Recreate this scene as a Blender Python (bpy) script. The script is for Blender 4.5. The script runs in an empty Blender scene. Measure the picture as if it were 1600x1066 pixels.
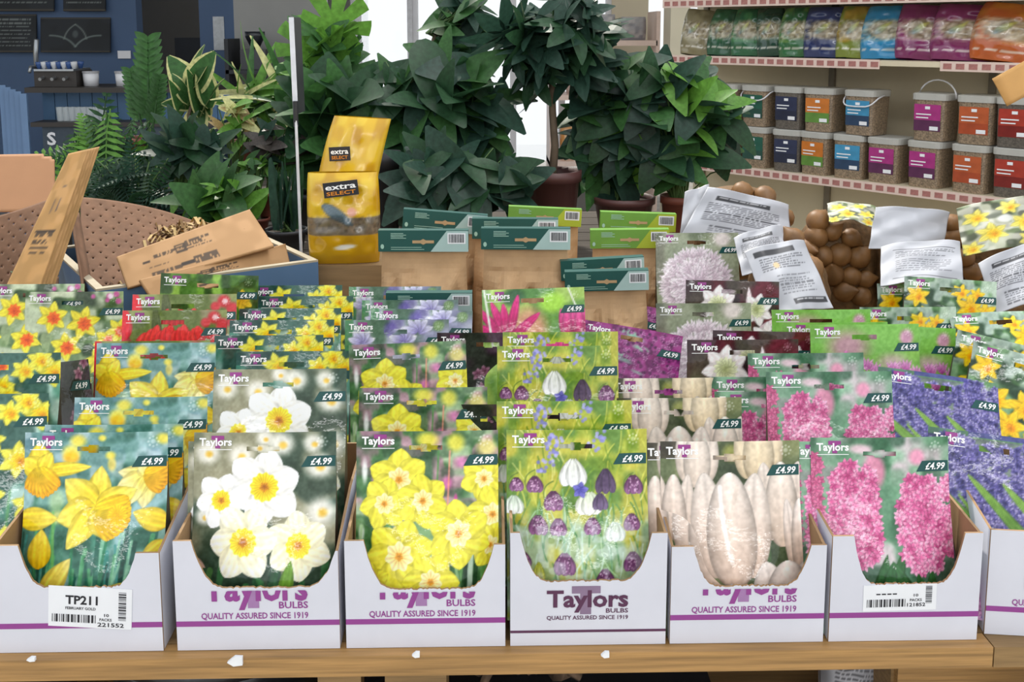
import bpy, bmesh, math, random
import numpy as np
from mathutils import Vector, Matrix, Euler

# ------------------------------------------------------------------ camera, world, lights
SC = bpy.context.scene
COL = SC.collection
R = math.radians
F = 1600.0                      # focal length in pixels of the 1600 x 1066 frame
PY = 273.0                      # row of the optical axis (the photo is the lower crop of a taller one)
CAM = Vector((0, 0, 1.52))
CROT = Euler((R(90 - 8), 0, R(-1.33)))
cam_d = bpy.data.cameras.new('camera'); cam_d.sensor_width = 36; cam_d.lens = 36
cam_d.shift_y = -(533 - PY) / 1600; cam_d.clip_start = .05
cam = bpy.data.objects.new('camera', cam_d); COL.objects.link(cam)
cam.location = CAM; cam.rotation_euler = CROT; SC.camera = cam
_M = CROT.to_matrix(); RT, UP, FW = _M @ Vector((1, 0, 0)), _M @ Vector((0, 1, 0)), _M @ Vector((0, 0, -1))

W_ = bpy.data.worlds.new('daylight'); SC.world = W_; W_.use_nodes = True
_b = W_.node_tree.nodes['Background']; _b.inputs[0].default_value = (.93, .97, 1.0, 1); _b.inputs[1].default_value = 1.0
_s = bpy.data.lights.new('sun', 'SUN'); _s.energy = 3.0; _s.angle = R(2); _s.color = (1, .95, .84)
sun = bpy.data.objects.new('sun', _s); COL.objects.link(sun)
sun.rotation_euler = Vector((-.30, .62, .75)).to_track_quat('Z', 'Y').to_euler()    # low sun from behind the plants
SC.view_settings.view_transform = 'Standard'; SC.view_settings.look = 'None'
SC.view_settings.gamma = 1; SC.view_settings.use_curve_mapping = False
SC.view_settings.exposure = 0.09
random.seed(7); rng = np.random.default_rng(7)

def ray(px, py): return RT * ((px - 800) / F) + UP * ((PY - py) / F) + FW
def on_depth(px, py, d): return CAM + ray(px, py) * d
def on_y(px, py, y): r = ray(px, py); return CAM + r * ((y - CAM.y) / r.y)
def on_z(px, py, z): r = ray(px, py); return CAM + r * ((z - CAM.z) / r.z)
TZ = .86                        # table top height

# ------------------------------------------------------------------ helpers
def lin(c):
    if isinstance(c, str):
        c = c.lstrip('#'); c = [int(c[i:i + 2], 16) / 255 for i in (0, 2, 4)]
    return tuple((x / 12.92 if x <= .04045 else ((x + .055) / 1.055) ** 2.4) for x in c)
def C3(c):
    c = c.lstrip('#'); return np.array([int(c[i:i + 2], 16) / 255 for i in (0, 2, 4)])

MATS = {}
def mat(name, col, rough=.6, var=.12, scale=30, metal=0, bump=0, coat=0, alpha=1, trans=0, spec=.5, stretch=None, emit=0, sss=0):
    if name in MATS: return MATS[name]
    m = bpy.data.materials.new(name); m.use_nodes = True; nt = m.node_tree
    p = nt.nodes['Principled BSDF']; c = lin(col)
    tc = nt.nodes.new('ShaderNodeTexCoord'); nz = nt.nodes.new('ShaderNodeTexNoise'); nz.inputs['Scale'].default_value = scale
    nz.inputs['Detail'].default_value = 3
    if stretch:
        mp = nt.nodes.new('ShaderNodeMapping'); mp.inputs['Scale'].default_value = stretch
        nt.links.new(tc.outputs['Object'], mp.inputs[0]); nt.links.new(mp.outputs[0], nz.inputs[0])
    else: nt.links.new(tc.outputs['Object'], nz.inputs[0])
    rp = nt.nodes.new('ShaderNodeValToRGB')
    rp.color_ramp.elements[0].position = .3; rp.color_ramp.elements[1].position = .7
    rp.color_ramp.elements[0].color = (*[x * (1 - var) for x in c], 1); rp.color_ramp.elements[1].color = (*[min(1, x * (1 + var)) for x in c], 1)
    nt.links.new(nz.outputs[0], rp.inputs[0]); nt.links.new(rp.outputs[0], p.inputs['Base Color'])
    p.inputs['Roughness'].default_value = rough; p.inputs['Metallic'].default_value = metal
    p.inputs['Coat Weight'].default_value = coat; p.inputs['Coat Roughness'].default_value = .12
    p.inputs['Alpha'].default_value = alpha; p.inputs['Transmission Weight'].default_value = trans
    p.inputs['Specular IOR Level'].default_value = spec
    if emit:
        p.inputs['Emission Color'].default_value = (*c, 1); p.inputs['Emission Strength'].default_value = emit
    if bump:
        bp = nt.nodes.new('ShaderNodeBump'); bp.inputs['Strength'].default_value = bump; bp.inputs['Distance'].default_value = .004
        nt.links.new(nz.outputs[0], bp.inputs['Height']); nt.links.new(bp.outputs[0], p.inputs['Normal'])
    MATS[name] = m; return m
def mat_print(name, rough=.35, coat=0., bump=0, bscale=60, crough=.14, spec=.5):
    """printed surface: the ink colours are the mesh's colour attribute"""
    if name in MATS: return MATS[name]
    m = bpy.data.materials.new(name); m.use_nodes = True; nt = m.node_tree; p = nt.nodes['Principled BSDF']
    a = nt.nodes.new('ShaderNodeAttribute'); a.attribute_name = 'Col'
    nt.links.new(a.outputs['Color'], p.inputs['Base Color']); p.inputs['Roughness'].default_value = rough
    p.inputs['Coat Weight'].default_value = coat; p.inputs['Coat Roughness'].default_value = crough; p.inputs['Specular IOR Level'].default_value = spec
    if bump:
        tc = nt.nodes.new('ShaderNodeTexCoord'); nz = nt.nodes.new('ShaderNodeTexNoise'); nz.inputs['Scale'].default_value = bscale
        nt.links.new(tc.outputs['Object'], nz.inputs[0])
        bp = nt.nodes.new('ShaderNodeBump'); bp.inputs['Strength'].default_value = bump; bp.inputs['Distance'].default_value = .003
        nt.links.new(nz.outputs[0], bp.inputs['Height']); nt.links.new(bp.outputs[0], p.inputs['Normal'])
        if coat: nt.links.new(bp.outputs[0], p.inputs['Coat Normal'])
    MATS[name] = m; return m

def thing(name, label, cat, loc=(0, 0, 0), rot=(0, 0, 0), group=None):
    o = bpy.data.objects.new(name, None); o.empty_display_size = .03; COL.objects.link(o)
    o.location = loc; o.rotation_euler = rot; tag(o, label, cat, group); return o
def tag(o, label=None, cat=None, group=None, kind=None):
    if label: o['label'] = label
    if cat: o['category'] = cat
    if group: o['group'] = group
    if kind: o['kind'] = kind
    return o
def link(name, me, parent=None, loc=None, rot=None, scale=None):
    o = bpy.data.objects.new(name, me); COL.objects.link(o)
    if parent: o.parent = parent
    if loc is not None: o.location = loc
    if rot is not None: o.rotation_euler = rot
    if scale is not None: o.scale = scale if hasattr(scale, '__len__') else (scale,) * 3
    return o

class MB:
    def __init__(s): s.v, s.f, s.m = [], [], []
    def add(s, vs, fs, mi=0):
        n = len(s.v); s.v += [tuple(v) for v in vs]; s.f += [tuple(i + n for i in f) for f in fs]
        s.m += (mi if isinstance(mi, list) else [mi] * len(fs)); return s
    def box(s, x0, x1, y0, y1, z0, z1, mi=0):
        return s.add([(x0, y0, z0), (x1, y0, z0), (x1, y1, z0), (x0, y1, z0), (x0, y0, z1), (x1, y0, z1), (x1, y1, z1), (x0, y1, z1)],
                     [(0, 3, 2, 1), (4, 5, 6, 7), (0, 1, 5, 4), (1, 2, 6, 5), (2, 3, 7, 6), (3, 0, 4, 7)], mi)
    def prism(s, poly, y0, y1, mi=0, front=None):
        """poly in (x, z), counter-clockwise seen from -y, extruded from y0 (front) to y1"""
        n = len(poly); vs = [(x, y0, z) for x, z in poly] + [(x, y1, z) for x, z in poly]
        fs = [tuple(range(n)), tuple(range(2 * n - 1, n - 1, -1))] + [(i, i + n, (i + 1) % n + n, (i + 1) % n) for i in range(n)]
        return s.add(vs, fs, [mi if front is None else front] + [mi] * (n + 1))
    def tube(s, pts, r, n=6, mi=0, r1=None):
        pts = [Vector(p) for p in pts]; k = len(pts); vs = []
        for i, p in enumerate(pts):
            t = (pts[min(i + 1, k - 1)] - pts[max(i - 1, 0)]).normalized()
            a = t.cross(Vector((0, 0, 1)) if abs(t.z) < .9 else Vector((1, 0, 0))).normalized(); b = t.cross(a)
            rr = r if r1 is None else r + (r1 - r) * i / (k - 1)
            vs += [p + (a * math.cos(2 * math.pi * j / n) + b * math.sin(2 * math.pi * j / n)) * rr for j in range(n)]
        fs = [(i * n + j, i * n + (j + 1) % n, (i + 1) * n + (j + 1) % n, (i + 1) * n + j) for i in range(k - 1) for j in range(n)]
        fs += [tuple(range(n - 1, -1, -1)), tuple(range((k - 1) * n, k * n))]
        return s.add(vs, fs, mi)
    def lathe(s, prof, n=20, mi=0, c=(0, 0), caps=True):
        k = len(prof); vs = [(c[0] + r * math.cos(2 * math.pi * j / n), c[1] + r * math.sin(2 * math.pi * j / n), z) for r, z in prof for j in range(n)]
        fs = [(i * n + j, i * n + (j + 1) % n, (i + 1) * n + (j + 1) % n, (i + 1) * n + j) for i in range(k - 1) for j in range(n)]
        if caps: fs += [tuple(range(n - 1, -1, -1)), tuple(range((k - 1) * n, k * n))]
        return s.add(vs, fs, mi)
    def mesh(s, name, mats, smooth=False):
        me = bpy.data.meshes.new(name); me.from_pydata(s.v, [], s.f)
        for m in (mats if isinstance(mats, (list, tuple)) else [mats]): me.materials.append(m)
        me.polygons.foreach_set('material_index', s.m)
        if smooth: me.polygons.foreach_set('use_smooth', [True] * len(s.f))
        me.update(); return me
    def build(s, name, mats, parent=None, smooth=False, **k): return link(name, s.mesh(name, mats, smooth), parent, **k)

def grid_mesh(name, P, mats, col=None, keep=None, smooth=True):
    """P: (ny, nx, 3) points, rows from the top down, seen from the front; col: same shape, sRGB ink"""
    ny, nx, _ = P.shape
    me = bpy.data.meshes.new(name); idx = np.arange(ny * nx).reshape(ny, nx)
    q = np.stack([idx[1:, :-1], idx[1:, 1:], idx[:-1, 1:], idx[:-1, :-1]], -1).reshape(-1, 4)
    if keep is not None: q = q[keep.reshape(-1)]
    me.vertices.add(ny * nx); me.vertices.foreach_set('co', P.astype(np.float32).ravel())
    me.loops.add(q.size); me.loops.foreach_set('vertex_index', q.astype(np.int32).ravel())
    me.polygons.add(len(q)); me.polygons.foreach_set('loop_start', np.arange(0, q.size, 4, dtype=np.int32))
    me.polygons.foreach_set('loop_total', np.full(len(q), 4, dtype=np.int32))
    me.polygons.foreach_set('use_smooth', np.full(len(q), smooth))
    for m in (mats if isinstance(mats, (list, tuple)) else [mats]): me.materials.append(m)
    me.update(calc_edges=True)
    if col is not None:
        c = np.clip(col, 0, 1); c = np.where(c <= .04045, c / 12.92, ((c + .055) / 1.055) ** 2.4)
        a = me.color_attributes.new('Col', 'FLOAT_COLOR', 'POINT')
        a.data.foreach_set('color', np.concatenate([c.reshape(-1, 3), np.ones((ny * nx, 1))], 1).astype(np.float32).ravel())
    return me

_tc = {}
def text_geo(body, size=1, bold=0., shear=0, align='LEFT', res=2):
    """(verts, faces) of a flat text in the xy plane"""
    key = (body, size, bold, shear, align)
    if key not in _tc:
        cu = bpy.data.curves.new('lettering', 'FONT'); cu.body = body; cu.size = size; cu.offset = bold; cu.shear = shear
        cu.align_x = align; cu.resolution_u = res; cu.fill_mode = 'FRONT'
        o = bpy.data.objects.new('lettering', cu); COL.objects.link(o)
        dg = bpy.context.evaluated_depsgraph_get(); me = bpy.data.meshes.new_from_object(o.evaluated_get(dg))
        _tc[key] = ([v.co.copy() for v in me.vertices], [tuple(p.vertices) for p in me.polygons])
        bpy.data.objects.remove(o); bpy.data.curves.remove(cu); bpy.data.meshes.remove(me)
    return _tc[key]
def text_fit(body, x0, x1, z0, zh=None, bold=.0, shear=0):
    """text scaled to span x0..x1, baseline z0, cap height zh: returns 2-D verts and faces"""
    vs, fs = text_geo(body, 1, bold, shear)
    xa, xb = min(v.x for v in vs), max(v.x for v in vs); sx = (x1 - x0) / (xb - xa)
    sz = sx if zh is None else zh / .70
    return [((v.x - xa) * sx + x0, v.y * sz + z0) for v in vs], fs

# ------------------------------------------------------------------ the painter of printed pictures (plain ink values on a fine grid)
def vnoise(ny, nx, gy, gx, seed):
    r = np.random.default_rng(seed).random((gy + 2, gx + 2))
    y = np.linspace(0, gy, ny); x = np.linspace(0, gx, nx); iy = np.minimum(y.astype(int), gy); ix = np.minimum(x.astype(int), gx)
    fy = (y - iy)[:, None]; fx = (x - ix)[None]; fy = fy * fy * (3 - 2 * fy); fx = fx * fx * (3 - 2 * fx)
    a = r[np.ix_(iy, ix)]; b = r[np.ix_(iy, ix + 1)]; c = r[np.ix_(iy + 1, ix)]; d = r[np.ix_(iy + 1, ix + 1)]
    return (a * (1 - fx) + b * fx) * (1 - fy) + (c * (1 - fx) + d * fx) * fy
def sm(x): x = np.clip(x, 0, 1); return x * x * (3 - 2 * x)
class Pic:
    def __init__(s, nx, ny, w=100., h=140., base='#808080'):
        s.w, s.h = w, h; s.x = np.linspace(0, w, nx); s.y = np.linspace(0, h, ny); s.X, s.Y = np.meshgrid(s.x, s.y)
        s.c = np.zeros((ny, nx, 3)) + C3(base); s.nx, s.ny = nx, ny; s.soft = max(w / nx, .5); s.k = 0
    def rnd(s): s.k += 1; return np.random.default_rng(s.k * 77 + 5)
    def over(s, m, col, sl=None):
        sl = sl or (slice(None), slice(None)); m = m[..., None]; col = C3(col) if isinstance(col, str) else col
        s.c[sl] = s.c[sl] * (1 - m) + col * m
    def noise(s, cols, cells=8, seed=1, amt=1., y0=None, y1=None, sharp=1.6, asp=1.):
        for i, c in enumerate(cols):
            n = vnoise(s.ny, s.nx, max(1, int(cells * s.h / s.w * asp)), cells, seed * 31 + i)
            m = sm((n - .5) * sharp * 2 + .5) * amt
            if y0 is not None: m = m * sm((s.Y - y0) / 12 + .5)
            if y1 is not None: m = m * sm((y1 - s.Y) / 12 + .5)
            s.over(m, c)
        return s
    def win(s, x0, x1, y0, y1):
        i0, i1 = np.searchsorted(s.x, [x0, x1]); j0, j1 = np.searchsorted(s.y, [y0, y1]); return (slice(max(j0 - 1, 0), j1 + 1), slice(max(i0 - 1, 0), i1 + 1))
    def blob(s, cx, cy, rx, ry, c, a=1., soft=.5, rot=0):
        q = max(rx, ry) * 1.15; sl = s.win(cx - q, cx + q, cy - q, cy + q); X, Y = s.X[sl] - cx, s.Y[sl] - cy
        if X.size == 0: return
        ca, sa = math.cos(R(rot)), math.sin(R(rot)); u, v = X * ca + Y * sa, -X * sa + Y * ca
        d = np.sqrt((u / rx) ** 2 + (v / ry) ** 2); s.over(sm((1 - d) / max(soft, s.soft / min(rx, ry))) * a, c, sl)
    def petal(s, cx, cy, ang, L, wd, c0, c1, p=.75, q=.8, a=1., line=.12, edge=.25, soft=None, rib=.05):
        """one petal from (cx, cy); ang in degrees, 0 right, 90 up"""
        z = L + wd; sl = s.win(cx - z, cx + z, cy - z, cy + z); X, Y = s.X[sl] - cx, s.Y[sl] - cy
        if X.size == 0: return
        ca, sa = math.cos(R(ang)), -math.sin(R(ang)); u, v = (X * ca + Y * sa) / L, -X * sa + Y * ca
        t = np.clip(u, 0, 1); hw = wd * np.sin(math.pi * t ** p) ** q + 1e-6
        m = sm((hw - np.abs(v)) / (soft or s.soft * 1.4) + .5) * (u > 0) * (u < 1) * a
        r = np.clip(np.abs(v) / hw, 0, 1); c = C3(c0) * (1 - t[..., None]) + C3(c1) * t[..., None]
        sh = 1 - edge * r ** 3 - line * np.exp(-(v / (wd * .12)) ** 2) + rib * np.sin(v / wd * 14 + t * 3)
        s.over(m, np.clip(c * sh[..., None], 0, 1), sl)
    def star(s, cx, cy, n, L, wd, c0, c1, a0=90, sq=1., **k):
        """n petals around a centre, squeezed vertically by sq"""
        for i in range(n):
            an = a0 + i * 360 / n; dx, dy = math.cos(R(an)), math.sin(R(an)) * sq
            l = math.hypot(dx, dy); s.petal(cx, cy, math.degrees(math.atan2(dy, dx)), L * l, wd, c0, c1, **k)
    def cup(s, cx, cy, r, c0, c1, ruff=.12, n=9, sq=1.):
        q = r * 1.3; sl = s.win(cx - q, cx + q, cy - q, cy + q); X, Y = s.X[sl] - cx, (s.Y[sl] - cy) / sq
        if X.size == 0: return
        d = np.hypot(X, Y); th = np.arctan2(Y, X); rr = r * (1 + ruff * np.sin(th * n) * .6)
        t = np.clip(d / rr, 0, 1)[..., None]; col = C3(c0) * (1 - t) + C3(c1) * t
        col = col * (1 + .07 * np.sin(th * n * 2 + 1))[..., None]
        s.over(sm((rr - d) / (s.soft * 1.4) + .5), np.clip(col, 0, 1), sl)
    def stroke(s, x0, y0, x1, y1, w, c, a=1., bend=0, taper=0):
        n = 14; xm, ym = (x0 + x1) / 2 - (y1 - y0) * bend, (y0 + y1) / 2 + (x1 - x0) * bend
        sl = s.win(min(x0, x1, xm) - w, max(x0, x1, xm) + w, min(y0, y1, ym) - w, max(y0, y1, ym) + w); X, Y = s.X[sl], s.Y[sl]
        if X.size == 0: return
        d = np.full(X.shape, 9e9)
        P = [((1 - t) ** 2 * x0 + 2 * t * (1 - t) * xm + t * t * x1, (1 - t) ** 2 * y0 + 2 * t * (1 - t) * ym + t * t * y1) for t in np.linspace(0, 1, n)]
        for i, ((ax, ay), (bx, by)) in enumerate(zip(P, P[1:])):
            vx, vy = bx - ax, by - ay; t = np.clip(((X - ax) * vx + (Y - ay) * vy) / (vx * vx + vy * vy + 1e-9), 0, 1)
            ww = w * (1 - taper * (i + t) / (n - 1)); d = np.minimum(d, np.hypot(X - ax - t * vx, Y - ay - t * vy) - ww / 2)
        s.over(sm(-d / (s.soft * 1.4) + .5) * a, c, sl)
    def rect(s, x0, x1, y0, y1, c, a=1.):
        sl = s.win(x0, x1, y0, y1); X, Y = s.X[sl], s.Y[sl]
        s.over(((X >= x0) & (X <= x1) & (Y >= y0) & (Y <= y1)) * a * 1., c, sl)
    def roundel(s, c='#ffffff', a=.38):
        for k in range(8): s.blob(90 + 3.4 * math.cos(k * .785), 7 + 3.4 * math.sin(k * .785), 1.1, 1.1, c, a)
        s.blob(90, 7, 2, 2.2, c, a * .8)
    def grain(s, amt=.10, seed=9):
        n = .45 * vnoise(s.ny, s.nx, 40, 32, seed) + .35 * vnoise(s.ny, s.nx, 80, 64, seed + 1) + .2 * vnoise(s.ny, s.nx, 13, 10, seed + 2)
        s.c = np.clip((s.c - .5) * 1.18 + .52 + (n[..., None] - .5) * amt * 2, 0, 1)
    def textlines(s, x0, x1, y0, y1, n, c='#2a2a2e', th=.45):
        r = s.rnd(); dy = (y1 - y0) / n
        for i in range(n):
            x = x0; xe = x1 - (r.random() * .35 * (x1 - x0) if r.random() < .3 else 0)
            while x < xe:
                l = 1.5 + r.random() * 5; s.rect(x, min(x + l, xe), y0 + i * dy, y0 + i * dy + dy * th, c, .8); x += l + 1.2
# ------------------------------------------------------------------ pictures printed on the bulb packs (card units: 100 wide, 140 high, y down)
def daff(p, cx, cy, s, a0=90, tr=(6, 3), cy0='#f6d83c', cy1='#fbe96a', ct0='#e9a50c', ct1='#f7c21e', sq=1., rt=.42, wd=.3):
    p.star(cx, cy, 6, s, s * wd, cy0, cy1, a0, sq)
    p.cup(cx + tr[0] * s / 25, cy + tr[1] * s / 25, s * rt, ct0, ct1, .16)
    p.cup(cx + tr[0] * s / 17, cy + tr[1] * s / 17, s * rt * .55, '#d98a06', ct0, .1)
def pic_gold(p):
    p.c[:] = C3('#5f8f78'); p.noise(['#2f6a52', '#8fb5b0', '#3d7d6a', '#a9c6cf', '#2c5a4a'], 7, 11, .75)
    p.noise(['#7f9fb4', '#c3d3d6', '#4f7f76'], 12, 4, .6, y1=34)
    r = p.rnd()
    for i in range(60):
        x = r.random() * 100; p.stroke(x, 60 + r.random() * 40, x + r.normal() * 6, 140, 1.2 + r.random() * 2.5, r.choice(['#2f7a55', '#57a06d', '#1f5a4c', '#8cbfa0', '#3f8c86', '#184a40']), .8, .05)
    for (x, y, q) in ((38, 6, 8), (33, 14, 9), (61, 16, 5), (97, 5, 7), (55, 4, 4)): p.blob(x, y, q, q * .8, '#f3df55', .85, .7)
    p.blob(33, 18, 8, 6, '#f2b41c', .8, .6); p.blob(62, 22, 4, 7, '#f3d661', .7, .6)
    p.blob(27, 58, 12, 6, '#f0e084', .7, .7); p.blob(24, 48, 8, 12, '#cfe0a0', .5, .7)
    for k in ((18, 38, 0, 32), (2, 55, 2, 100)): p.stroke(k[0] + 20, k[1], k[0] + 26, k[3] + 20, 2, '#6fae62', .8)
    # flower hanging at the top left
    for a, l, w in ((95, 20, 9), (150, 16, 8), (5, 36, 5), (60, 15, 6)): p.petal(12, 27, a, l, w, '#f6d62c', '#fce960')
    for k in range(9): p.petal(12, 24, 235 + k * 10, 22 - abs(k - 4) * .7, 4.2, '#fadc2c', '#f4ae18', p=1.0, q=.5)
    # pale flower at the right
    for a, l, w in ((170, 20, 6), (200, 22, 7), (265, 22, 8), (120, 10, 5), (240, 22, 5)): p.petal(86, 31, a, l, w, '#f3dc5a', '#f6efb8')
    for k in range(7): p.petal(84, 29, -50 + k * 12, 18, 4.5, '#f6c820', '#f2ae1c', p=1.1, q=.5)
    # loose yellow petals at the sides
    p.petal(-4, 60, 2, 30, 8, '#f2cf20', '#f9e566'); p.petal(102, 64, 160, 26, 8, '#efc81e', '#f9e670'); p.petal(102, 76, 215, 22, 7, '#f0d440', '#f5e27a')
    p.petal(14, 92, 88, 26, 9, '#eec31a', '#f8e060'); p.petal(18, 112, 55, 34, 8, '#f3d437', '#efdf7f'); p.petal(60, 112, 35, 20, 5, '#e9cf3a', '#f3e36a')
    # the large flower in the middle
    for a, l, w in ((84, 29, 9), (140, 30, 11), (196, 28, 11), (236, 32, 9), (24, 30, 9), (300, 24, 10)): p.petal(52, 52, a, l, w, '#f4d42a', '#fdee76')
    for k in range(10): p.petal(51, 52, -62 + k * 8.5, 27 - abs(k - 4.5) * .6, 5, '#fce030', '#f6c01c', p=1.15, q=.45)
    p.cup(67, 57, 6.5, '#e6ac12', '#f8c824', .15)
def pic_white(p):
    p.c[:] = C3('#4a5a4c'); p.noise(['#2c4a3c', '#8a8a72', '#34483a', '#a8a288'], 6, 21, .8); p.noise(['#1f3a2e'], 5, 24, .8, y0=78)
    for (x, y, q) in ((10, 14, 12), (33, 16, 12), (62, 8, 13), (88, 24, 14), (90, 55, 15), (84, 8, 10), (8, 58, 9), (50, 4, 8)):
        p.blob(x, y, q, q * .9, '#eeebe2', .85, .7); p.blob(x + 1, y + 1, q * .35, q * .3, '#e0b33a', .85, .8)
    r = p.rnd()
    for i in range(22):
        x = r.random() * 100; p.stroke(x, 80 + r.random() * 25, x + r.normal() * 8, 140, 2 + r.random() * 3, r.choice(['#2d5f3c', '#3f7a4a', '#1f4434', '#5d8f50']), .7)
    for (x, y, s, a, pale) in ((20, 47, 19, 70, '#ffffff'), (50, 38, 27, 80, '#ffffff'), (75, 77, 23, 95, '#fbf6dc'), (37, 74, 25, 62, '#fbf8e6')):
        for i in range(6): p.petal(x, y, a + i * 60, s * (1 + .06 * math.sin(i * 2.2)), s * .40, '#efe7b8' if pale != '#ffffff' else '#eeeade', pale, p=1.05, q=.62, line=.05, edge=.13)
        p.cup(x, y, s * .36, '#d8a818', '#f2e03c', .10, 12); p.cup(x, y, s * .12, '#a8641c', '#d89a1c', .2, 5)
    p.petal(66, 112, 80, 26, 5, '#5f8f2c', '#86b04a'); p.petal(0, 86, -25, 12, 3, '#c7a293', '#e0c0b0')
def pic_lemon(p):
    p.c[:] = C3('#4f7a4a'); p.noise(['#2f5f34', '#86a878', '#24472c', '#b7c9a8', '#3d6b3d'], 8, 31, .8)
    p.noise(['#d685b4', '#2d4d33'], 14, 33, .55, y1=50)
    for (x, y, w, h, c) in ((6, 28, 3, 12, '#eef2ee'), (4, 70, 3, 8, '#d8e4dc'), (50, 6, 11, 8, '#e6dc4a'), (70, 8, 9, 9, '#e2d84c'), (92, 12, 10, 9, '#e9e08a'), (64, 36, 5, 7, '#cf6fa8'), (75, 22, 6, 5, '#d88abb'), (82, 34, 3, 4, '#c65a9a'), (60, 48, 3, 4, '#c64f98'), (70, 47, 2, 5, '#c64f98'), (34, 62, 4, 6, '#5c5ca8')): p.blob(x, y, w, h, c, .85, .7)
    r = p.rnd()
    for i in range(40):
        x = r.random() * 100; p.stroke(x, 55 + r.random() * 40, x + r.normal() * 5, 140, 1.5 + r.random() * 3, r.choice(['#2c5f34', '#6aa05a', '#1e4028', '#9cc08a', '#d0e0d0']), .75)
    for x in (66, 58): p.stroke(x, 14, x - 2, 60, 1.2, '#e79b86' if x == 66 else '#4f8f4a', .8)
    for (x, y, s, a) in ((90, 34, 17, 20), (96, 58, 20, 50), (94, 78, 16, 0), (30, 34, 22, 90), (20, 50, 18, 70), (47, 48, 19, 40), (31, 84, 25, 75), (72, 70, 23, 95), (53, 100, 20, 60), (10, 102, 15, 30)):
        for i in range(6): p.petal(x, y, a + i * 60 + 5 * math.sin(i * 3 + x), s, s * .43, '#e2d64a', '#f4ec4e', p=.95, q=.7, line=.1, edge=.2)
        p.cup(x, y, s * .36, '#eebd62', '#f6ecb4', .2, 7); p.cup(x, y, s * .11, '#b87a1c', '#e3a640', .2, 5)
def bell(p, x, y, w, h, c0, c1, chk=None):
    for k, o in enumerate((-.55, .55, 0)):
        p.petal(x + o * w * .3, y - h * .5, -90 + o * 26, h, w * .58, c0, c1, p=1.5, q=.5, edge=.35, line=.1)
    if chk:
        r = p.rnd()
        for i in range(26):
            a, b = r.uniform(-.7, .7), r.uniform(-.35, .4); p.blob(x + a * w * .8, y + b * h, .8, .9, chk, .7)
def pic_frit(p):
    p.c[:] = C3('#8ea23c'); p.noise(['#6f8f30', '#b7bb4c', '#557f3e', '#c2b84e'], 9, 41, .8)
    p.noise(['#7fa086', '#a9c0a8'], 9, 44, .6, y0=64)
    r = p.rnd()
    for i in range(230):
        x, y = r.random() * 104 - 2, r.random() * 140; l = 8 + r.random() * 16; c = r.choice(['#c9c95a', '#7f9e34', '#dad98a', '#5f8428', '#a7ac3a'] if y < 58 else ['#7fae84', '#4d8250', '#a8cab0', '#3f7848', '#c0d8c8'])
        p.stroke(x, y, x + r.normal() * 5, y - l, .7 + r.random() * .6, c, .7, r.normal() * .1)
    for (x, y, q) in ((30, 10, 5), (33, 16, 5), (29, 22, 5), (36, 7, 4), (60, 9, 7), (66, 5, 4), (30, 4, 4), (25, 27, 4)):
        for j in range(7): p.blob(x + r.normal() * q * .5, y + r.normal() * q * .5, 1.8, 1.8, r.choice(['#8f8fd0', '#a8a6dc', '#7c7cc0']), .85)
    for (x, y) in ((8, 37), (20, 35), (33, 43), (90, 38)): p.stroke(x, y - 7, x - 6, y + 6, .8, '#5f7a34', .9, .5)
    bell(p, 47, 30, 9, 20, '#e3e6dc', '#ffffff'); bell(p, 58, 51, 10, 16, '#d6e0c4', '#fbfbf4'); bell(p, 70, 36, 6, 18, '#4c3a58', '#6b5878'); bell(p, 66, 50, 5, 12, '#5a4768', '#7c6a8c')
    p.star(52, 42, 5, 6, 2.4, '#5a58b0', '#8a86d4', 80)
    for (x, y, w) in ((7, 38, 6), (20, 38, 7), (33, 49, 8), (90, 39, 8), (22, 65, 8), (36, 66, 7), (60, 66, 7), (88, 64, 7), (40, 90, 9), (68, 100, 8), (12, 88, 6), (88, 90, 8), (98, 97, 6), (57, 18, 0)):
        if w: bell(p, x, y, w * .8, w * 1.7, '#5d2c55', '#9a6a96', '#d9b4d2')
    for (x, y) in ((5, 52), (76, 70), (30, 110), (86, 112)): bell(p, x, y, 7, 13, '#c8d8c4', '#f4f8f0')
    for (x, y) in ((22, 95), (60, 107)): bell(p, x, y, 3, 12, '#a8b03a', '#d8d878')
    p.stroke(66, 74, 78, 100, .8, '#b0cfa0', .9, .3); p.noise(['#d4dfe0'], 26, 48, .4, y0=60)
def tulip(p, x, y, w, h, c0='#dccabc', c1='#fbf4ee'):
    p.petal(x - w * .55, y + h * .42, 95, h * .92, w * .62, c0, c1, p=.8, q=.55, rib=.012); p.petal(x + w * .55, y + h * .42, 85, h * .92, w * .62, c0, c1, p=.8, q=.55, rib=.012)
    p.petal(x, y + h * .5, 90, h, w * .82, c0, c1, p=.8, q=.5, line=-.04, edge=.32, rib=.01)
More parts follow.
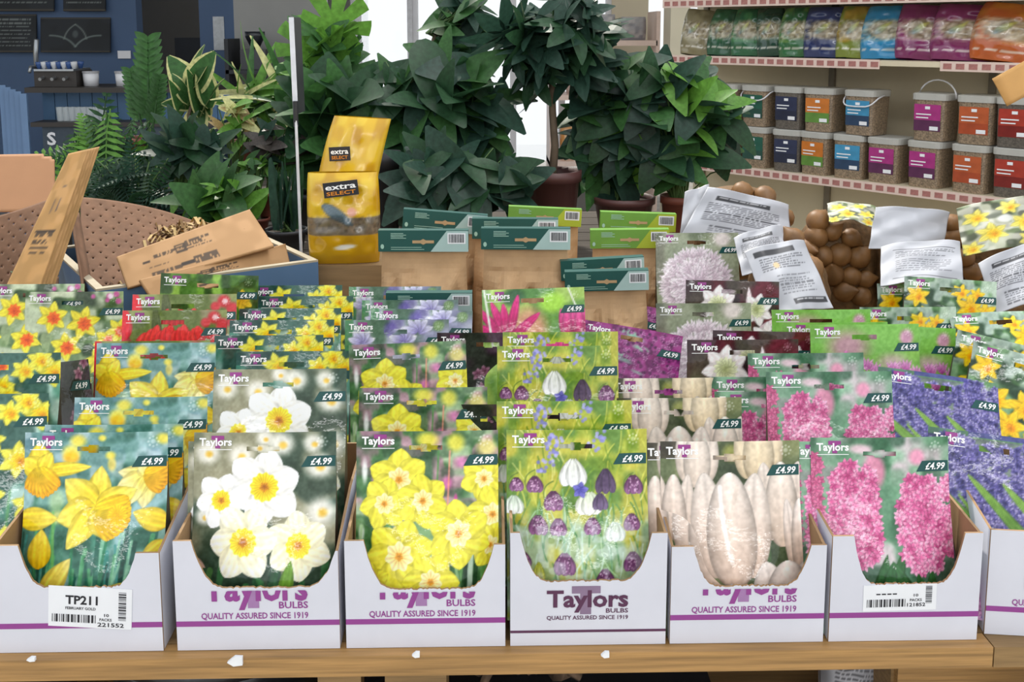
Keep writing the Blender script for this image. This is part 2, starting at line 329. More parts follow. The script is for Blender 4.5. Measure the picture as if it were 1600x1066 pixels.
def pic_tulip(p):
    p.c[:] = C3('#4d5740'); p.noise(['#2f3a28', '#6f7a58', '#8a9068', '#3b4832'], 6, 51, .85)
    p.blob(50, 8, 9, 9, '#a8a858', .7, .7); p.rect(0, 12, 0, 12, '#4a4238', .8)
    tulip(p, 26, 12, 12, 42, '#d0bfb0', '#f2e8df'); tulip(p, 70, 8, 14, 44, '#ccb898', '#eee0c6'); tulip(p, 86, 44, 15, 58, '#c4ae9c', '#efe3d9')
    tulip(p, 9, 50, 11, 54, '#c0a896', '#ecdfd5'); tulip(p, 99, 68, 9, 54, '#c0a592', '#f0e4dc')
    p.petal(24, 92, 105, 30, 6, '#3d5a34', '#56764a'); p.petal(68, 92, 80, 30, 6, '#37502e', '#5a7a48')
    tulip(p, 49, 60, 22, 76, '#c8ae9c', '#f3e8df')
    for k, c in ((42, '#ffffff'), (54, '#dccbbd')): p.stroke(k, 32, 48, 82, 3, c, .5, .06)
    tulip(p, 88, 104, 22, 44, '#c8b0a2', '#f0e4dc'); p.petal(30, 125, 60, 34, 7, '#8fa0b0', '#dfe6ee')
def florets(p, x0, x1, y0, y1, n, cs, s=4.2, round_=True):
    r = p.rnd()
    cx, cy, rx, ry = (x0 + x1) / 2, (y0 + y1) / 2, (x1 - x0) / 2, (y1 - y0) / 2
    for i in range(n):
        while True:
            a, b = r.uniform(-1, 1), r.uniform(-1, 1)
            if not round_ or (abs(a) ** 2.6 + abs(b) ** 4) < 1: break
        x, y = cx + a * rx, cy + b * ry; k = r.integers(len(cs)); d, l = cs[k]
        p.star(x, y, 5, s * r.uniform(.8, 1.2), s * .34, d, l, r.random() * 72, line=.1, edge=.35)
        p.blob(x, y, s * .22, s * .22, d, .8)
PINK = [('#c24f86', '#f29cc4'), ('#d7629a', '#fbb9d6'), ('#b34079', '#ee86b6'), ('#e077a8', '#ffd0e4')]
BLUE = [('#3b3870', '#8c84c4'), ('#4b4488', '#a9a0da'), ('#2e2c5c', '#6f6ab0'), ('#5d5596', '#cfc8ea')]
def pic_pink(p):
    p.c[:] = C3('#5c8a6a'); p.noise(['#3f6f50', '#9cbfa4', '#d9c0cc', '#2f5a40', '#6f9c7c'], 8, 61, .75)
    florets(p, -8, 8, 12, 75, 70, [('#c55c88', '#e890b4'), ('#b84f7c', '#dd7fa6')], 4); p.blob(4, 82, 5, 12, '#356b3c', .9, .6)
    p.blob(45, 24, 10, 16, '#e48fb0', .85, .5); p.blob(76, 14, 8, 8, '#e895b6', .85, .6); p.blob(35, 8, 12, 5, '#f0c4d6', .7, .7)
    florets(p, 92, 106, 28, 84, 60, PINK, 4)
    for (x, y, a, l, w) in ((30, 122, 108, 44, 7), (38, 124, 75, 46, 6), (46, 122, 70, 50, 5), (72, 124, 115, 44, 6), (80, 126, 88, 36, 6), (88, 124, 62, 44, 6)): p.petal(x, y, a, l, w, '#1f3f24', '#3f7a44')
    p.blob(30, 54, 15, 34, '#b24a80', 1, .3, -6); florets(p, 13, 46, 18, 88, 300, PINK, 4.4)
    p.blob(78, 60, 14, 32, '#b24a80', 1, .3, -4); florets(p, 61, 95, 28, 92, 280, PINK, 4.4)
    for (x, y, a, l, w) in ((34, 118, 100, 30, 6), (46, 118, 78, 34, 6), (76, 122, 100, 30, 6), (92, 122, 66, 36, 5)): p.petal(x, y, a, l, w, '#22482a', '#3c7642')
def pic_blue(p):
    p.c[:] = C3('#4b4a8c'); p.noise(['#6a7a5c', '#39386c', '#8fa47c'], 6, 71, .7); p.rect(0, 100, 0, 5, '#5c9a50', .5)
    florets(p, -6, 40, 4, 60, 330, BLUE, 3.4); florets(p, 30, 74, 8, 84, 380, BLUE, 3.4); florets(p, 62, 106, 2, 62, 330, BLUE, 3.4); p.rect(30, 74, 0, 4, '#4b4890', .8)
    for (x, y, a, l, w) in ((52, 96, 142, 92, 4), (74, 104, 138, 110, 5), (96, 100, 134, 96, 5), (112, 90, 136, 80, 5), (50, 130, 120, 70, 5), (30, 118, 135, 60, 5), (92, 130, 130, 110, 4)):
        p.petal(x, y, a, l, w, '#38641f', '#92b85a', p=.6, q=.5)
    florets(p, 74, 104, 86, 124, 120, BLUE, 4); florets(p, 2, 36, 96, 140, 120, [('#7c3f6c', '#d8a0c8'), ('#a06090', '#e4bcd8')], 4)
def pic_orange(p):
    p.c[:] = C3('#3f5a34'); p.noise(['#2c4428', '#6f9058', '#a9b890', '#53704a', '#dfe6d0'], 9, 81, .7); p.noise(['#2c3b28'], 5, 83, .8, y1=16)
    for (x, y, q) in ((70, 5, 3), (86, 5, 4), (93, 3, 4), (84, 9, 3), (95, 10, 4)): p.blob(x, y, q, q, '#c45a9c', .85, .5); 
    p.blob(87, 5, 3.4, 3.6, '#f2dce8', .9)
    for (x, y, s, a, q) in ((86, 50, 16, 20, .8), (96, 40, 14, 70, 1), (28, 26, 17, 80, 1), (60, 32, 18, 75, 1), (44, 56, 17, 100, .9), (80, 70, 17, 60, .8), (22, 82, 16, 90, .8), (92, 92, 15, 90, .8), (58, 94, 16, 80, .9), (36, 118, 15, 60, .9), (5, 52, 14, 50, 1), (78, 120, 15, 20, 1)):
        p.star(x, y, 6, s, s * .3, '#e0cf2c', '#f4ea50', a, q); p.cup(x + 1.5, y + 1, s * .38, '#c84a10', '#ef7a22', .2, 8)
def pic_red(p):
    p.c[:] = C3('#7f8a54'); p.noise(['#6a7a40', '#98a06a', '#8c8468', '#5d7034'], 6, 91, .8)
    p.petal(35, 34, 95, 40, 5, '#4a5234', '#6f7a50'); p.petal(12, 66, 110, 60, 12, '#8b6a52', '#c8404a'); p.petal(0, 30, 80, 30, 8, '#e03a48', '#f0606a'); p.blob(2, 10, 6, 14, '#e23c48', .9, .4)
    for (x, y, q) in ((88, 7, 8), (96, 14, 8), (80, 12, 6), (92, 24, 9)): p.blob(x, y, q, q, '#cf3844', .9, .5)
    p.blob(89, 7, 3.6, 3.6, '#f0c8cc', .8)
    p.blob(86, 38, 4, 7, '#6a3a38', .8)
    for k in range(13): p.petal(14 + k * 6.2, 43, 90 + (k - 6) * 4, 24 + (k % 3) * 3, 6, '#c22028', '#f04a48', p=.9, q=.5)
    for k in range(8): p.petal(8 + k * 12, 66, 90, 26, 9, '#7a2c26', '#d8343a')
def pic_many(p):
    p.c[:] = C3('#3f7a68'); p.noise(['#9cc4bc', '#2c5a4c', '#5f9a88', '#c4dcd6', '#2a4f46'], 7, 101, .8, sharp=2.2); p.rect(0, 30, 1, 12, '#2f4a4a', .6)
    r = p.rnd()
    for i in range(18):
        x = r.random() * 100; p.stroke(x, 50 + r.random() * 30, x + r.normal() * 6, 140, 2, r.choice(['#2c6038', '#5f9a60', '#1c4030']), .8)
    for (x, y, s) in ((36, 13, 14), (72, 14, 11), (93, 15, 15), (84, 6, 11), (55, 26, 11), (60, 34, 11), (14, 40, 12), (40, 48, 15), (80, 48, 15), (20, 72, 14), (60, 74, 15), (92, 80, 13), (40, 98, 15), (76, 106, 14)):
        daff(p, x, y, s, 70 + x, (3, 2), '#e6d838', '#f4ee66', '#e4b414', '#f4d02a', .9)
def pic_iris(p):
    p.c[:] = C3('#7a8a94'); p.noise(['#5a7a60', '#a6a4c4', '#6a6494', '#c4c8d4', '#4a6a50'], 6, 111, .8)
    p.rect(0, 8, 0, 60, '#4f9060', .7); p.blob(90, 6, 7, 7, '#86a868', .8); p.blob(44, 9, 9, 10, '#6a5ca6', .7, .6)
    for (x, y, w, h) in ((16, 22, 14, 14), (56, 20, 20, 14), (70, 12, 14, 16), (34, 40, 16, 14), (80, 44, 20, 20), (20, 70, 22, 20), (60, 74, 22, 20)):
        for k in range(5): p.petal(x, y, 90 + (k - 2) * 36, h, w * .3, '#8c84c0', '#eceef8')
    florets(p, 28, 80, 50, 120, 60, BLUE, 7)
def pic_magenta(p):
    p.c[:] = C3('#8fae4a'); p.noise(['#3f6a4c', '#b4d06a', '#5f8f4a', '#a8c86a'], 5, 121, .8); p.blob(45, 40, 24, 30, '#d79a82', .9, .6); p.blob(30, 8, 16, 12, '#3c6448', .9, .6); p.blob(68, 14, 18, 14, '#a8d84c', .9, .6); p.blob(86, 60, 24, 30, '#cfe09c', .6, .7)
    def sp(x, y, s, t):
        for k, a in enumerate((132, 112, 96, 76, 40, 152)): p.petal(x, y, a, s * (1 - .1 * (k % 3)), s * .10, '#a30c58', '#f2479a', p=.9, q=.6)
        p.petal(x, y + s * .18, 90, s * .4, s * .14, '#5a1034', '#a02060'); p.stroke(x, y + s * .15, x + t, y + s * 1.6, 1.6, '#6a8a30')
    for a in ((24, 50, 46, -2), (60, 84, 34, 2), (76, 70, 30, 1), (50, 76, 22, 0), (94, 88, 40, 3), (38, 110, 34, 2)): sp(*a)
    for x in (82, 94): tulip(p, x, 34, 6, 28, '#9a0c50', '#f06aae')
    p.stroke(2, 0, 10, 60, 2, '#e8f0e0'); p.stroke(84, 0, 92, 20, 1.4, '#f0f0e8')
def pic_carpet(p):
    p.c[:] = C3('#7d2466'); p.noise(['#8f2f78', '#66195a', '#a3488c'], 16, 131, .8)
    for (x, y, w) in ((46, 6, 16), (60, 20, 14), (40, 30, 16), (50, 96, 26), (8, 60, 8)): p.blob(x, y, w, w * .3, '#8fc4a4', .85, .7, 12)
    florets(p, -4, 104, 2, 140, 900, [('#5a1450', '#b0509c'), ('#721c64', '#d490c4'), ('#4c1046', '#96388a'), ('#8c2f7c', '#ecc0e0')], 2.4, False)
    for (x, y, w) in ((52, 10, 16), (44, 34, 14), (58, 44, 10)): p.blob(x, y, w, w * .22, '#86bf9f', .6, .7, 14)
def pic_allium(p):
    p.c[:] = C3('#5c6450'); p.noise(['#74805c', '#3f4a3a', '#8c8c7c', '#a0a890'], 4, 141, .8); p.blob(80, 8, 14, 12, '#e4d8d8', .8, .6)
    r = p.rnd(); p.blob(48, 62, 34, 36, '#b9a8b4', 1, .3)
    for i in range(190):
        a = r.random() * 360; d = 36 * math.sqrt(r.random()); x, y = 48 + d * math.cos(R(a)), 62 - d * math.sin(R(a))
        for k in range(3): p.petal(x, y, a + (k - 1) * 38, 13, 1.9, '#c4aebc', '#faf4f8', p=.8)
    p.blob(85, 110, 12, 20, '#384030', .6)
def pic_double(p):
    p.c[:] = C3('#4a2430'); p.noise(['#5f1c2c', '#2f2428', '#4a4438'], 6, 151, .8); p.blob(8, 60, 16, 40, '#7c8868', .8, .6); p.blob(85, 12, 22, 14, '#6a1c30', .8); p.blob(92, 48, 14, 18, '#84243c', .8, .5)
    p.petal(68, 40, 92, 34, 4, '#e0b8c4', '#f6e6ea'); p.petal(74, 58, 40, 30, 5, '#e4c0cc', '#f6e8ee')
    for (x, y, s) in ((34, 26, 22), (76, 30, 18), (18, 54, 18), (52, 56, 22), (86, 62, 20), (26, 84, 24), (66, 92, 22), (94, 104, 18)):
        for k in range(7): p.petal(x, y, k * 51 + x, s, s * .34, '#e8dcd8', '#f8f0f2')
        for k in range(14): p.petal(x, y, k * 26 + 9, s * .52, s * .14, '#a8b078', '#eef0d0')
def pic_meadow(p):
    p.c[:] = C3('#86b84c'); p.noise(['#9ccc58', '#6a9c40', '#7fb858'], 4, 161, .8); p.blob(34, 20, 28, 22, '#b58a98', .95, .8); p.blob(74, 34, 22, 12, '#c8a0b0', .7, .8); p.blob(88, 12, 9, 10, '#d890c4', .8, .6); p.blob(8, 40, 14, 10, '#b490a0', .7, .7)
    r = p.rnd()
    for i in range(34):
        x = r.random() * 100; y = 34 + abs(x - 45) * .1 + r.random() * 66
        for k in range(4): p.petal(x, y, 60 + k * 20, 12, 1.8, '#b04a98', '#eab8dc', p=.8)
    p.star(32, 30, 5, 7, 2.4, '#c83c9c', '#f0a0d4', 90)
    for i in range(26): x = r.random() * 100; p.stroke(x, 70, x + r.normal() * 3, 140, 1.2, '#4f7a30', .7)
def pic_cluster(p):
    p.c[:] = C3('#3f5f38'); p.noise(['#2c4a34', '#5f8a54', '#223a2a', '#86a880'], 9, 171, .85); p.noise(['#dfe8e4'], 14, 174, .6, y1=30)
    for (x, y, s) in ((14, 20, 14), (88, 34, 14), (60, 14, 11), (78, 16, 10), (70, 30, 17), (24, 46, 18), (52, 48, 18), (96, 50, 14), (80, 60, 16), (38, 66, 17), (12, 76, 16), (64, 80, 17), (92, 86, 16), (34, 98, 17), (76, 108, 17), (12, 114, 15)):
        daff(p, x, y, s, 60 + y, (2, 2), '#e8b414', '#fbdc3c', '#e09a08', '#f8c418', .9, .4, .27)
def pic_lily(p):
    p.c[:] = C3('#5f8a34'); p.noise(['#7fae44', '#3f6424', '#98c058', '#4f7a30', '#2f4c20'], 12, 181, .85)
    for k in range(6): p.petal(84, 26, 90 + k * 60, 12, 4, '#c89a1c', '#e8d040')
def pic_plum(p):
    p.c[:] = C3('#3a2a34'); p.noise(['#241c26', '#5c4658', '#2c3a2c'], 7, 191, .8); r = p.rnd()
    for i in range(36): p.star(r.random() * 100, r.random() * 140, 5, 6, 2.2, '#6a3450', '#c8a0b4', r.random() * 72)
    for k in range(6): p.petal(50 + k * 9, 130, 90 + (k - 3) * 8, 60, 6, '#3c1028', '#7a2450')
# ------------------------------------------------------------------ structure: room shell
M_floor = mat('floor_concrete', '#98938c', .7, .2, 6)
M_blue = mat('blue_wall_paint', '#40587a', .6, .06, 3)
M_cream = mat('cream_wall_paint', '#cfc4aa', .7, .05, 3)
M_grey = mat('pale_grey_wall_paint', '#9a9a98', .7, .06, 3)
M_white = mat('white_paint', '#e4e4e8', .5, .04, 5)
M_dark = mat('dark_interior', '#33353a', .7, .1, 4)
def struct(name, mb, m, parent=None, **k):
    o = mb.build(name, m, parent, **k)
    if parent is None: o['kind'] = 'structure'
    return o
struct('floor', MB().box(-9, 9, -7, 12, -.1, 0), M_floor)
BY = 8.6
def bx(px): return on_y(px, 48, BY).x
def bz(py, y=BY): return on_y(800, py, y).z
struct('wall_back_blue', MB().box(bx(-420), bx(214), BY, BY + .15, 0, 3.2), M_blue)
struct('wall_back_pier', MB().box(bx(312), bx(366), BY, BY + .15, 0, 3.2), M_blue)
struct('wall_back_grey', MB().box(bx(366), bx(505), BY, BY + .15, 0, 3.2), M_grey)
struct('wall_kitchen', MB().box(bx(60), bx(520), BY + 1.6, BY + 1.7, 0, 3.2), mat('kitchen_wall', '#77736c', .7, .05, 3))
struct('wall_back_window_head', MB().box(bx(505), bx(1012), BY, BY + .15, 2.5, 3.2), M_white)
struct('wall_back_cream', MB().box(bx(955), bx(1012), BY - .02, BY + .13, 0, 3.2), M_cream)
struct('trim_1', MB().box(bx(1008), bx(1034), BY - 1.2, BY - .9, 0, 3.2), mat('cream_column_paint', '#ddd4bc', .6, .04, 4))
# glazed door beside the window front, daylight behind both
M_glass = mat('window_glass', '#ffffff', .02, 0, 5, trans=1, alpha=.25)
d1 = struct('door_1', MB().box(bx(556), bx(563), BY - .05, BY + .1, 0, 2.5).box(bx(637), bx(645), BY - .05, BY + .1, 0, 2.5).box(bx(563), bx(637), BY - .02, BY + .06, 0, .25), mat('pale_frame', '#c8c8cc', .5))
link('pane', MB().box(bx(563), bx(637), BY + .02, BY + .03, .25, 2.5).mesh('pane', M_glass), d1)
w1 = struct('window_1', MB().box(bx(645), bx(955), BY, BY + .1, 0, .35), M_grey)
for px in (648, 725, 802, 879, 952): MB().box(bx(px) - .025, bx(px) + .025, BY, BY + .1, .35, 2.5).build('mullion', M_white, w1)
for a, b in ((648, 725), (725, 802), (802, 879), (879, 952)): link('pane', MB().box(bx(a) + .025, bx(b) - .025, BY + .045, BY + .055, .35, 2.5).mesh('pane', M_glass), w1)
w2 = struct('window_2', MB().box(bx(505), bx(510), BY - .03, BY + .1, 0, 2.5), M_white)
link('pane', MB().box(bx(510), bx(556), BY + .045, BY + .055, 0, 2.5).mesh('pane', M_glass), w2)
struct('ceiling', MB().box(-9, 9, 6.6, 12, 3.2, 3.3), mat('ceiling_paint', '#b8b6b0', .8, .03, 2))
struct('wall_left', MB().box(-9.1, -9, 2, 12, 0, 3.2), M_cream)
# strip lights over the shop floor; those behind the camera hang under roof beams
_a = Vector((.62, 2.05, 3.0)); t_ = thing('strip_light', 'added white strip light above the aisle, brightening the wall shelving', 'ceiling light', _a, (0, 0, R(130)), 'strip lights over the shop floor')  # unseen extra lamp, added to brighten the dim wall shelving
MB().box(-1.3, 1.3, -.14, .14, .025, .06).build('housing', M_white, t_); MB().box(-1.28, 1.28, -.13, .13, 0, .025).build('diffuser', mat('lit_tube', '#ffffff', .5, 0, emit=11), t_)
for x_ in (-.9, .9): MB().tube([(x_, 0, .06), (x_, 0, .2)], .006, 6).build('hanger', M_white, t_)
for k_, (yy_, nm) in enumerate(((-2.9, 'nearer to the table'), (-4.6, 'farther from the table'))):
    struct('trim_%d' % (k_ + 2), MB().box(-4, 4, yy_ - .06, yy_ + .06, 3.06, 3.2), M_white)
    t_ = thing('strip_light', 'white strip light over the shop floor, %s' % nm, 'ceiling light', (0, yy_, 3.0), group='strip lights over the shop floor')
    MB().box(-3.2, 3.2, -.14, .14, .025, .06).build('housing', M_white, t_); MB().box(-3.18, 3.18, -.13, .13, 0, .025).build('diffuser', mat('lit_tube', '#ffffff', .5, 0, emit=11), t_)
# the right wall carries the bird food shelving; it runs away to the left at about forty degrees
SDIR = Vector((-math.sin(R(40)), math.cos(R(40)), 0)); SNRM = Vector((-math.cos(R(40)), -math.sin(R(40)), 0))

# ------------------------------------------------------------------ the display table
FY = 1.027                     # front face of the boxes
M_pine = mat('pine_plank', '#a8814e', .55, .28, 9, stretch=(.9, 14, 26), bump=.15)
M_pine2 = mat('pine_plank_dull', '#8d7048', .6, .28, 8, stretch=(1.2, 10, 20), bump=.15)
tab = thing('display_table', 'long pine display table carrying the row of white bulb boxes', 'table', (0.1, 1.5, 0))
def tb(name, x0, x1, y0, y1, z0, z1, m):
    return MB().box(x0 - .1, x1 - .1, y0 - 1.5, y1 - 1.5, z0, z1).build(name, m, tab)
tb('front_rail', -1.5, on_z(1535, 990, TZ).x, FY - .014, FY + .012, TZ - .024, TZ - .0005, M_pine)
tb('front_rail', on_z(1537, 990, TZ).x, 1.7, FY - .014, FY + .012, TZ - .024, TZ - .0005, M_pine2)
yy = FY + .014
while yy < 2.5:
    tb('plank', -1.5, 1.7, yy, yy + .141, TZ - .022, TZ - .0005, M_pine2); yy += .146
for x in (-1.3, -.12, 1.0):
    tb('leg', x, x + .07, 1.08, 1.15, 0, TZ - .024, M_pine2); tb('leg', x, x + .07, 2.35, 2.42, 0, TZ - .024, M_pine2)
for x in (-.2, .68): tb('brace', x, x + .05, 1.10, 1.13, .55, TZ - .024, M_pine2)
tb('lower_shelf', -1.5, 1.7, 1.05, 2.4, .52, .54, M_pine2)
for (px, py, w, h, t) in ((50, 1028, 13, 7, 'small flat torn white'), (368, 1031, 24, 16, 'largest torn white'), (650, 1021, 12, 9, 'square white'), (945, 1021, 13, 10, 'pointed white')):
    c = on_y(px, py, FY - .014); s = c.y * 1.07 / F
    poly = [(-w * .5 * s, -.1 * h * s), (-.1 * w * s, -h * .5 * s), (w * .5 * s, -h * .4 * s), (w * .5 * s, h * .45 * s), (0, h * .5 * s)]
    o = MB().prism(poly, -.004, 0).build('shelf_clip', mat('white_plastic', '#eceef0', .35), None, loc=c)
    tag(o, t + ' plastic clip stub on the pine table edge', 'clip', 'white clip stubs on the table edge')

# ------------------------------------------------------------------ bulb packs: card with picture, carton behind it, logo, price flash
PW, PH, CH = .158, .2054, 130.
def surf(x, y, off=0., curl=0.):
    x = np.asarray(x, float); y = np.asarray(y, float); t = y / CH; u = x / 50 - 1
    b = .024 * sm((t - .22) / .66) * (1 - .45 * u * u) + .0012 * np.sin(x * .11 + 1) * np.sin(y * .07)
    yy = -b - off + curl * np.clip((.45 - t) / .45, 0, 1) ** 2 * .03 + .004 * u * u
    return np.stack([(x - 50) / 100 * PW, yy, PH * (1 - t)], -1)
M_card = mat_print('glossy_card_print', .4, .8, .07, 140, .06, .2)
M_back = mat('carton_back_card', '#4a4436', .55, .2, 40)
M_logo_w = mat('white_ink', '#ffffff', .35, 0); M_mag = mat('magenta_ink', '#9a3a8c', .4, .03); M_tag = mat('dark_green_ink', '#15504e', .35, .04)
HOLE = lambda x, y: ((np.abs(x - 49) < 11.5) & (np.abs(y - 11.3) < 1.7)) | ((np.abs(x - 49) < 4) & (np.abs(y - 11.6) < 2.8))
def flat_on_card(mb, vs2, fs, off, mi):
    if not vs2: return
    P = surf([v[0] for v in vs2], [v[1] for v in vs2], off); mb.add([tuple(q) for q in P], fs, mi)
def card_shared():
    lg = MB(); flat_on_card(lg, [(12.5, 2.2), (12.5, 5), (15.2, 5), (15.2, 11), (18.8, 11), (18.8, 5), (21.5, 5), (21.5, 2.2)], [(0, 1, 2, 3, 4, 5, 6, 7)], .0004, 1)
    v, f = text_fit('Taylors', 4, 27, 0, 5.2, .03); flat_on_card(lg, [(a, 9 - b) for a, b in v], f, .0008, 0)
    flat_on_card(lg, [(4, 11.6), (4, 12.1), (27, 12.1), (27, 11.6)], [(0, 1, 2, 3)], .0008, 0)
    tg = MB(); tv_ = [((80 - 4.5 * j / 4) + (99.3 - 80 + 4.5 * j / 4) * i / 12, 17 + 7.5 * j / 4) for j in range(5) for i in range(13)]
    flat_on_card(tg, tv_, [(j * 13 + i, (j + 1) * 13 + i, (j + 1) * 13 + i + 1, j * 13 + i + 1) for j in range(4) for i in range(12)], .0006, 0)
    v, f = text_fit('\u00a34.99', 82, 97, 0, 4.6, .025, .25); flat_on_card(tg, [(a, 23 - b) for a, b in v], f, .0013, 1)
    bk = MB(); n = 13; ts = np.linspace(20, CH, n)
    L, Rr = surf(np.zeros(n), ts), surf(np.full(n, 100.), ts)
    vs = [];
    for i in range(n):
        d = .0065 + .014 * float(sm((ts[i] - 20) / 70)); vs += [tuple(L[i] + [0.0006, .0006, 0]), (L[i][0], d, L[i][2]), (Rr[i][0], d, Rr[i][2]), tuple(Rr[i] + [-.0006, .0006, 0])]
    fs = []
    for i in range(n - 1):
        a, b = i * 4, i * 4 + 4; fs += [(a, b, b + 1, a + 1), (a + 1, b + 1, b + 2, a + 2), (a + 2, b + 2, b + 3, a + 3)]
    fs += [(0, 1, 2, 3), tuple((n - 1) * 4 + k for k in (3, 2, 1, 0))]
    bk.add(vs, fs)
    return lg.mesh('logo', [M_logo_w, M_mag]), tg.mesh('price_flash', [M_tag, M_logo_w]), bk.mesh('carton', M_back)
ME_LOGO, ME_TAG, ME_BACK = card_shared()
DES = {}
def design(fn, hero=False):
    nx, ny = (151, 211) if hero else (91, 127)
    p = Pic(nx, ny, 100., CH); fn(p); p.roundel(); p.grain()
    cx, cy = (p.X[:-1, :-1] + p.X[1:, 1:]) / 2, (p.Y[:-1, :-1] + p.Y[1:, 1:]) / 2
    return grid_mesh('front_card', surf(p.X, p.Y), M_card, p.c, ~HOLE(cx, cy))
for k, fn in dict(gold=pic_gold, white=pic_white, lemon=pic_lemon, frit=pic_frit, tulip=pic_tulip, pink=pic_pink).items(): DES[k] = design(fn, True)
for k, fn in dict(blue=pic_blue, orange=pic_orange, red=pic_red, many=pic_many, iris=pic_iris, magenta=pic_magenta, carpet=pic_carpet, allium=pic_allium,
                  double=pic_double, meadow=pic_meadow, cluster=pic_cluster, lily=pic_lily, plum=pic_plum).items(): DES[k] = design(fn)
WHAT = dict(gold='golden trumpet daffodil', white='white narcissus', lemon='lemon narcissus', frit='snakeshead fritillary', tulip='white tulip', pink='pink hyacinth',
            blue='violet blue hyacinth', orange='orange-cupped daffodil', red='red tulip', many='small yellow daffodil on teal', iris='pale blue and white flower', magenta='magenta pointed tulip',
            carpet='purple flower carpet', allium='white starburst allium', double='double white flower on maroon', meadow='mauve flower on lime green', cluster='clustered yellow daffodil', lily='leafy green woodland', plum='dark plum flower')
def pack(des, xl, xr, y, where, lean=14, roll=0, yaw=0, zc=None, top=(0, .30)):
    xm = (xl + xr) / 2; le = R(lean)
    if zc is None:
        co = (y - PY) / F * .9903 + .1392; zc = .5 * (.66 - .245) / co + .5 * F * PW / (xr - xl)
    Rm = Matrix.Rotation(R(yaw), 3, 'Z') @ Matrix.Rotation(-le, 3, 'X') @ Matrix.Rotation(R(-roll), 3, 'Y')
    tv = Rm @ Vector((0, 0, PH)); low = min((Rm @ Vector((sx * PW / 2, -.016, 0))).z for sx in (-1, 1))
    stuck = False; last = 0
    for _ in range(60):
        P = on_depth(xm, y, zc); h = P.z - TZ
        if P.y - tv.y + min(0, (Rm @ Vector((PW / 2, 0, 0))).y, (Rm @ Vector((-PW / 2, 0, 0))).y) < FY + .029: zc += .006; stuck = True
        elif h < max(tv.z - low + .004, top[0]) and not stuck: zc -= .01
        elif h > top[1] + max(0, tv.z - .215): zc += .01
        else: break
    root = thing('bulb_pack', '%s bulb pack %s' % (WHAT[des], where), 'bulb pack', P - tv, Rm.to_euler(), '%s bulb packs' % WHAT[des])
    link('front_card', DES[des], root); link('carton', ME_BACK, root); link('logo', ME_LOGO, root); link('price_flash', ME_TAG, root)
    return root
# front box row
pack('gold', 38, 260, 676, 'at the front of the leftmost white box', 10, zc=1.141)
pack('gold', 70, 283, 664, 'directly behind the front one in the leftmost box', 10, zc=1.175)
pack('gold', 120, 318, 621, 'third back in the leftmost box, showing only its top', 13)
pack('gold', 150, 336, 536, 'farthest back of its kind, with half its flower showing', 13)
pack('white', 300, 527, 676, 'at the front of the second white box', 10, zc=1.141)
pack('white', 291, 517, 690, 'peeping out left behind the front white narcissus pack', 10, zc=1.185)
pack('white', 329, 545, 577, 'standing tall behind in the second box', 13)
pack('lemon', 555, 780, 674, 'at the front of the third white box', 10, zc=1.141)
pack('lemon', 565, 757, 606, 'in the middle of the third box', 13)
pack('lemon', 545, 727, 536, 'farthest back in the third box, left of a dark plum pack', 13, roll=2)
pack('frit', 797, 1006, 672, 'at the front of the fourth white box', 10, zc=1.141)
pack('frit', 779, 985, 627, 'second from the front of the fourth box', 12)
pack('frit', 775, 968, 541, 'with drooping bells fully visible above the others', 12)
pack('frit', 784, 968, 519, 'farthest back of the fritillary packs, only its top edge visible', 12)
pack('tulip', 1037, 1246, 690, 'at the front of the fifth white box', 10, zc=1.141)
pack('tulip', 1010, 1215, 692, 'peeping out left behind the front white tulip pack', 11, zc=1.20)
pack('tulip', 978, 1146, 622, 'second up behind the fifth box, catching the light', 13)
pack('tulip', 972, 1120, 591, 'topmost of the white tulip packs below the purple carpet packs', 13)
pack('pink', 1272, 1480, 684, 'at the front of the sixth white box with two flower spikes', 10, zc=1.141)
pack('pink', 1240, 1440, 690, 'dark and squeezed left behind the front pink hyacinth pack', 11, zc=1.21)
pack('pink', 1198, 1395, 581, 'large and shining behind the sixth box', 14)
pack('pink', 1172, 1348, 552, 'topmost of the pink hyacinth packs', 13)
pack('pink', 1120, 1290, 589, 'in shade left of the large shining one, upper of two', 11)
pack('pink', 1128, 1300, 612, 'in shade left of the large shining one, lower of two', 11, zc=1.30)
pack('blue', 1484, 1690, 737, 'tilted in the box at the right picture edge, lowest', 24, -14)
pack('blue', 1462, 1650, 680, 'tilted in the box at the right picture edge, second up', 24, -8)
pack('blue', 1386, 1548, 585, 'lying back flat with long leaves, topmost of its kind', 34, -9, zc=1.36)
# second and third rows
pack('many', -95, 85, 552, 'at the left picture edge, upper of two', 13, zc=1.30)
pack('many', -120, 57, 616, 'at the left picture edge, lower of two', 13, zc=1.21)
pack('orange', -22, 131, 444, 'in bright colours at the left below the folded cardboard', 13)
pack('orange', 40, 190, 456, 'shaded and half hidden right of the bright one', 10)
pack('orange', -75, 45, 424, 'cut off by the left picture edge in the back corner', 10)
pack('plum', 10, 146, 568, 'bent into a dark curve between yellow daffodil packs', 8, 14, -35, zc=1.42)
pack('red', 203, 372, 460, 'rear one below the blue crate', 13)
pack('red', 192, 352, 485, 'front one with a wide band of red blooms', 13)
pack('red', 149, 325, 533, 'mostly hidden, red corner beside the golden daffodil pack', 12)
pack('lily', 262, 392, 429, 'in front of the blue crate', 10, roll=-2, zc=1.66)
pack('many', 390, 532, 446, 'topmost below the right end of the blue crate', 13)
pack('many', 406, 548, 463, 'second from the top of the pile', 14)
pack('many', 376, 530, 482, 'third from the top of the pile', 16)
pack('many', 362, 518, 500, 'fourth from the top of the pile', 16)
pack('many', 339, 500, 524, 'fifth from the top of the pile', 16)
pack('many', 374, 542, 549, 'lowest of its pile, behind the tall narcissus pack', 16)
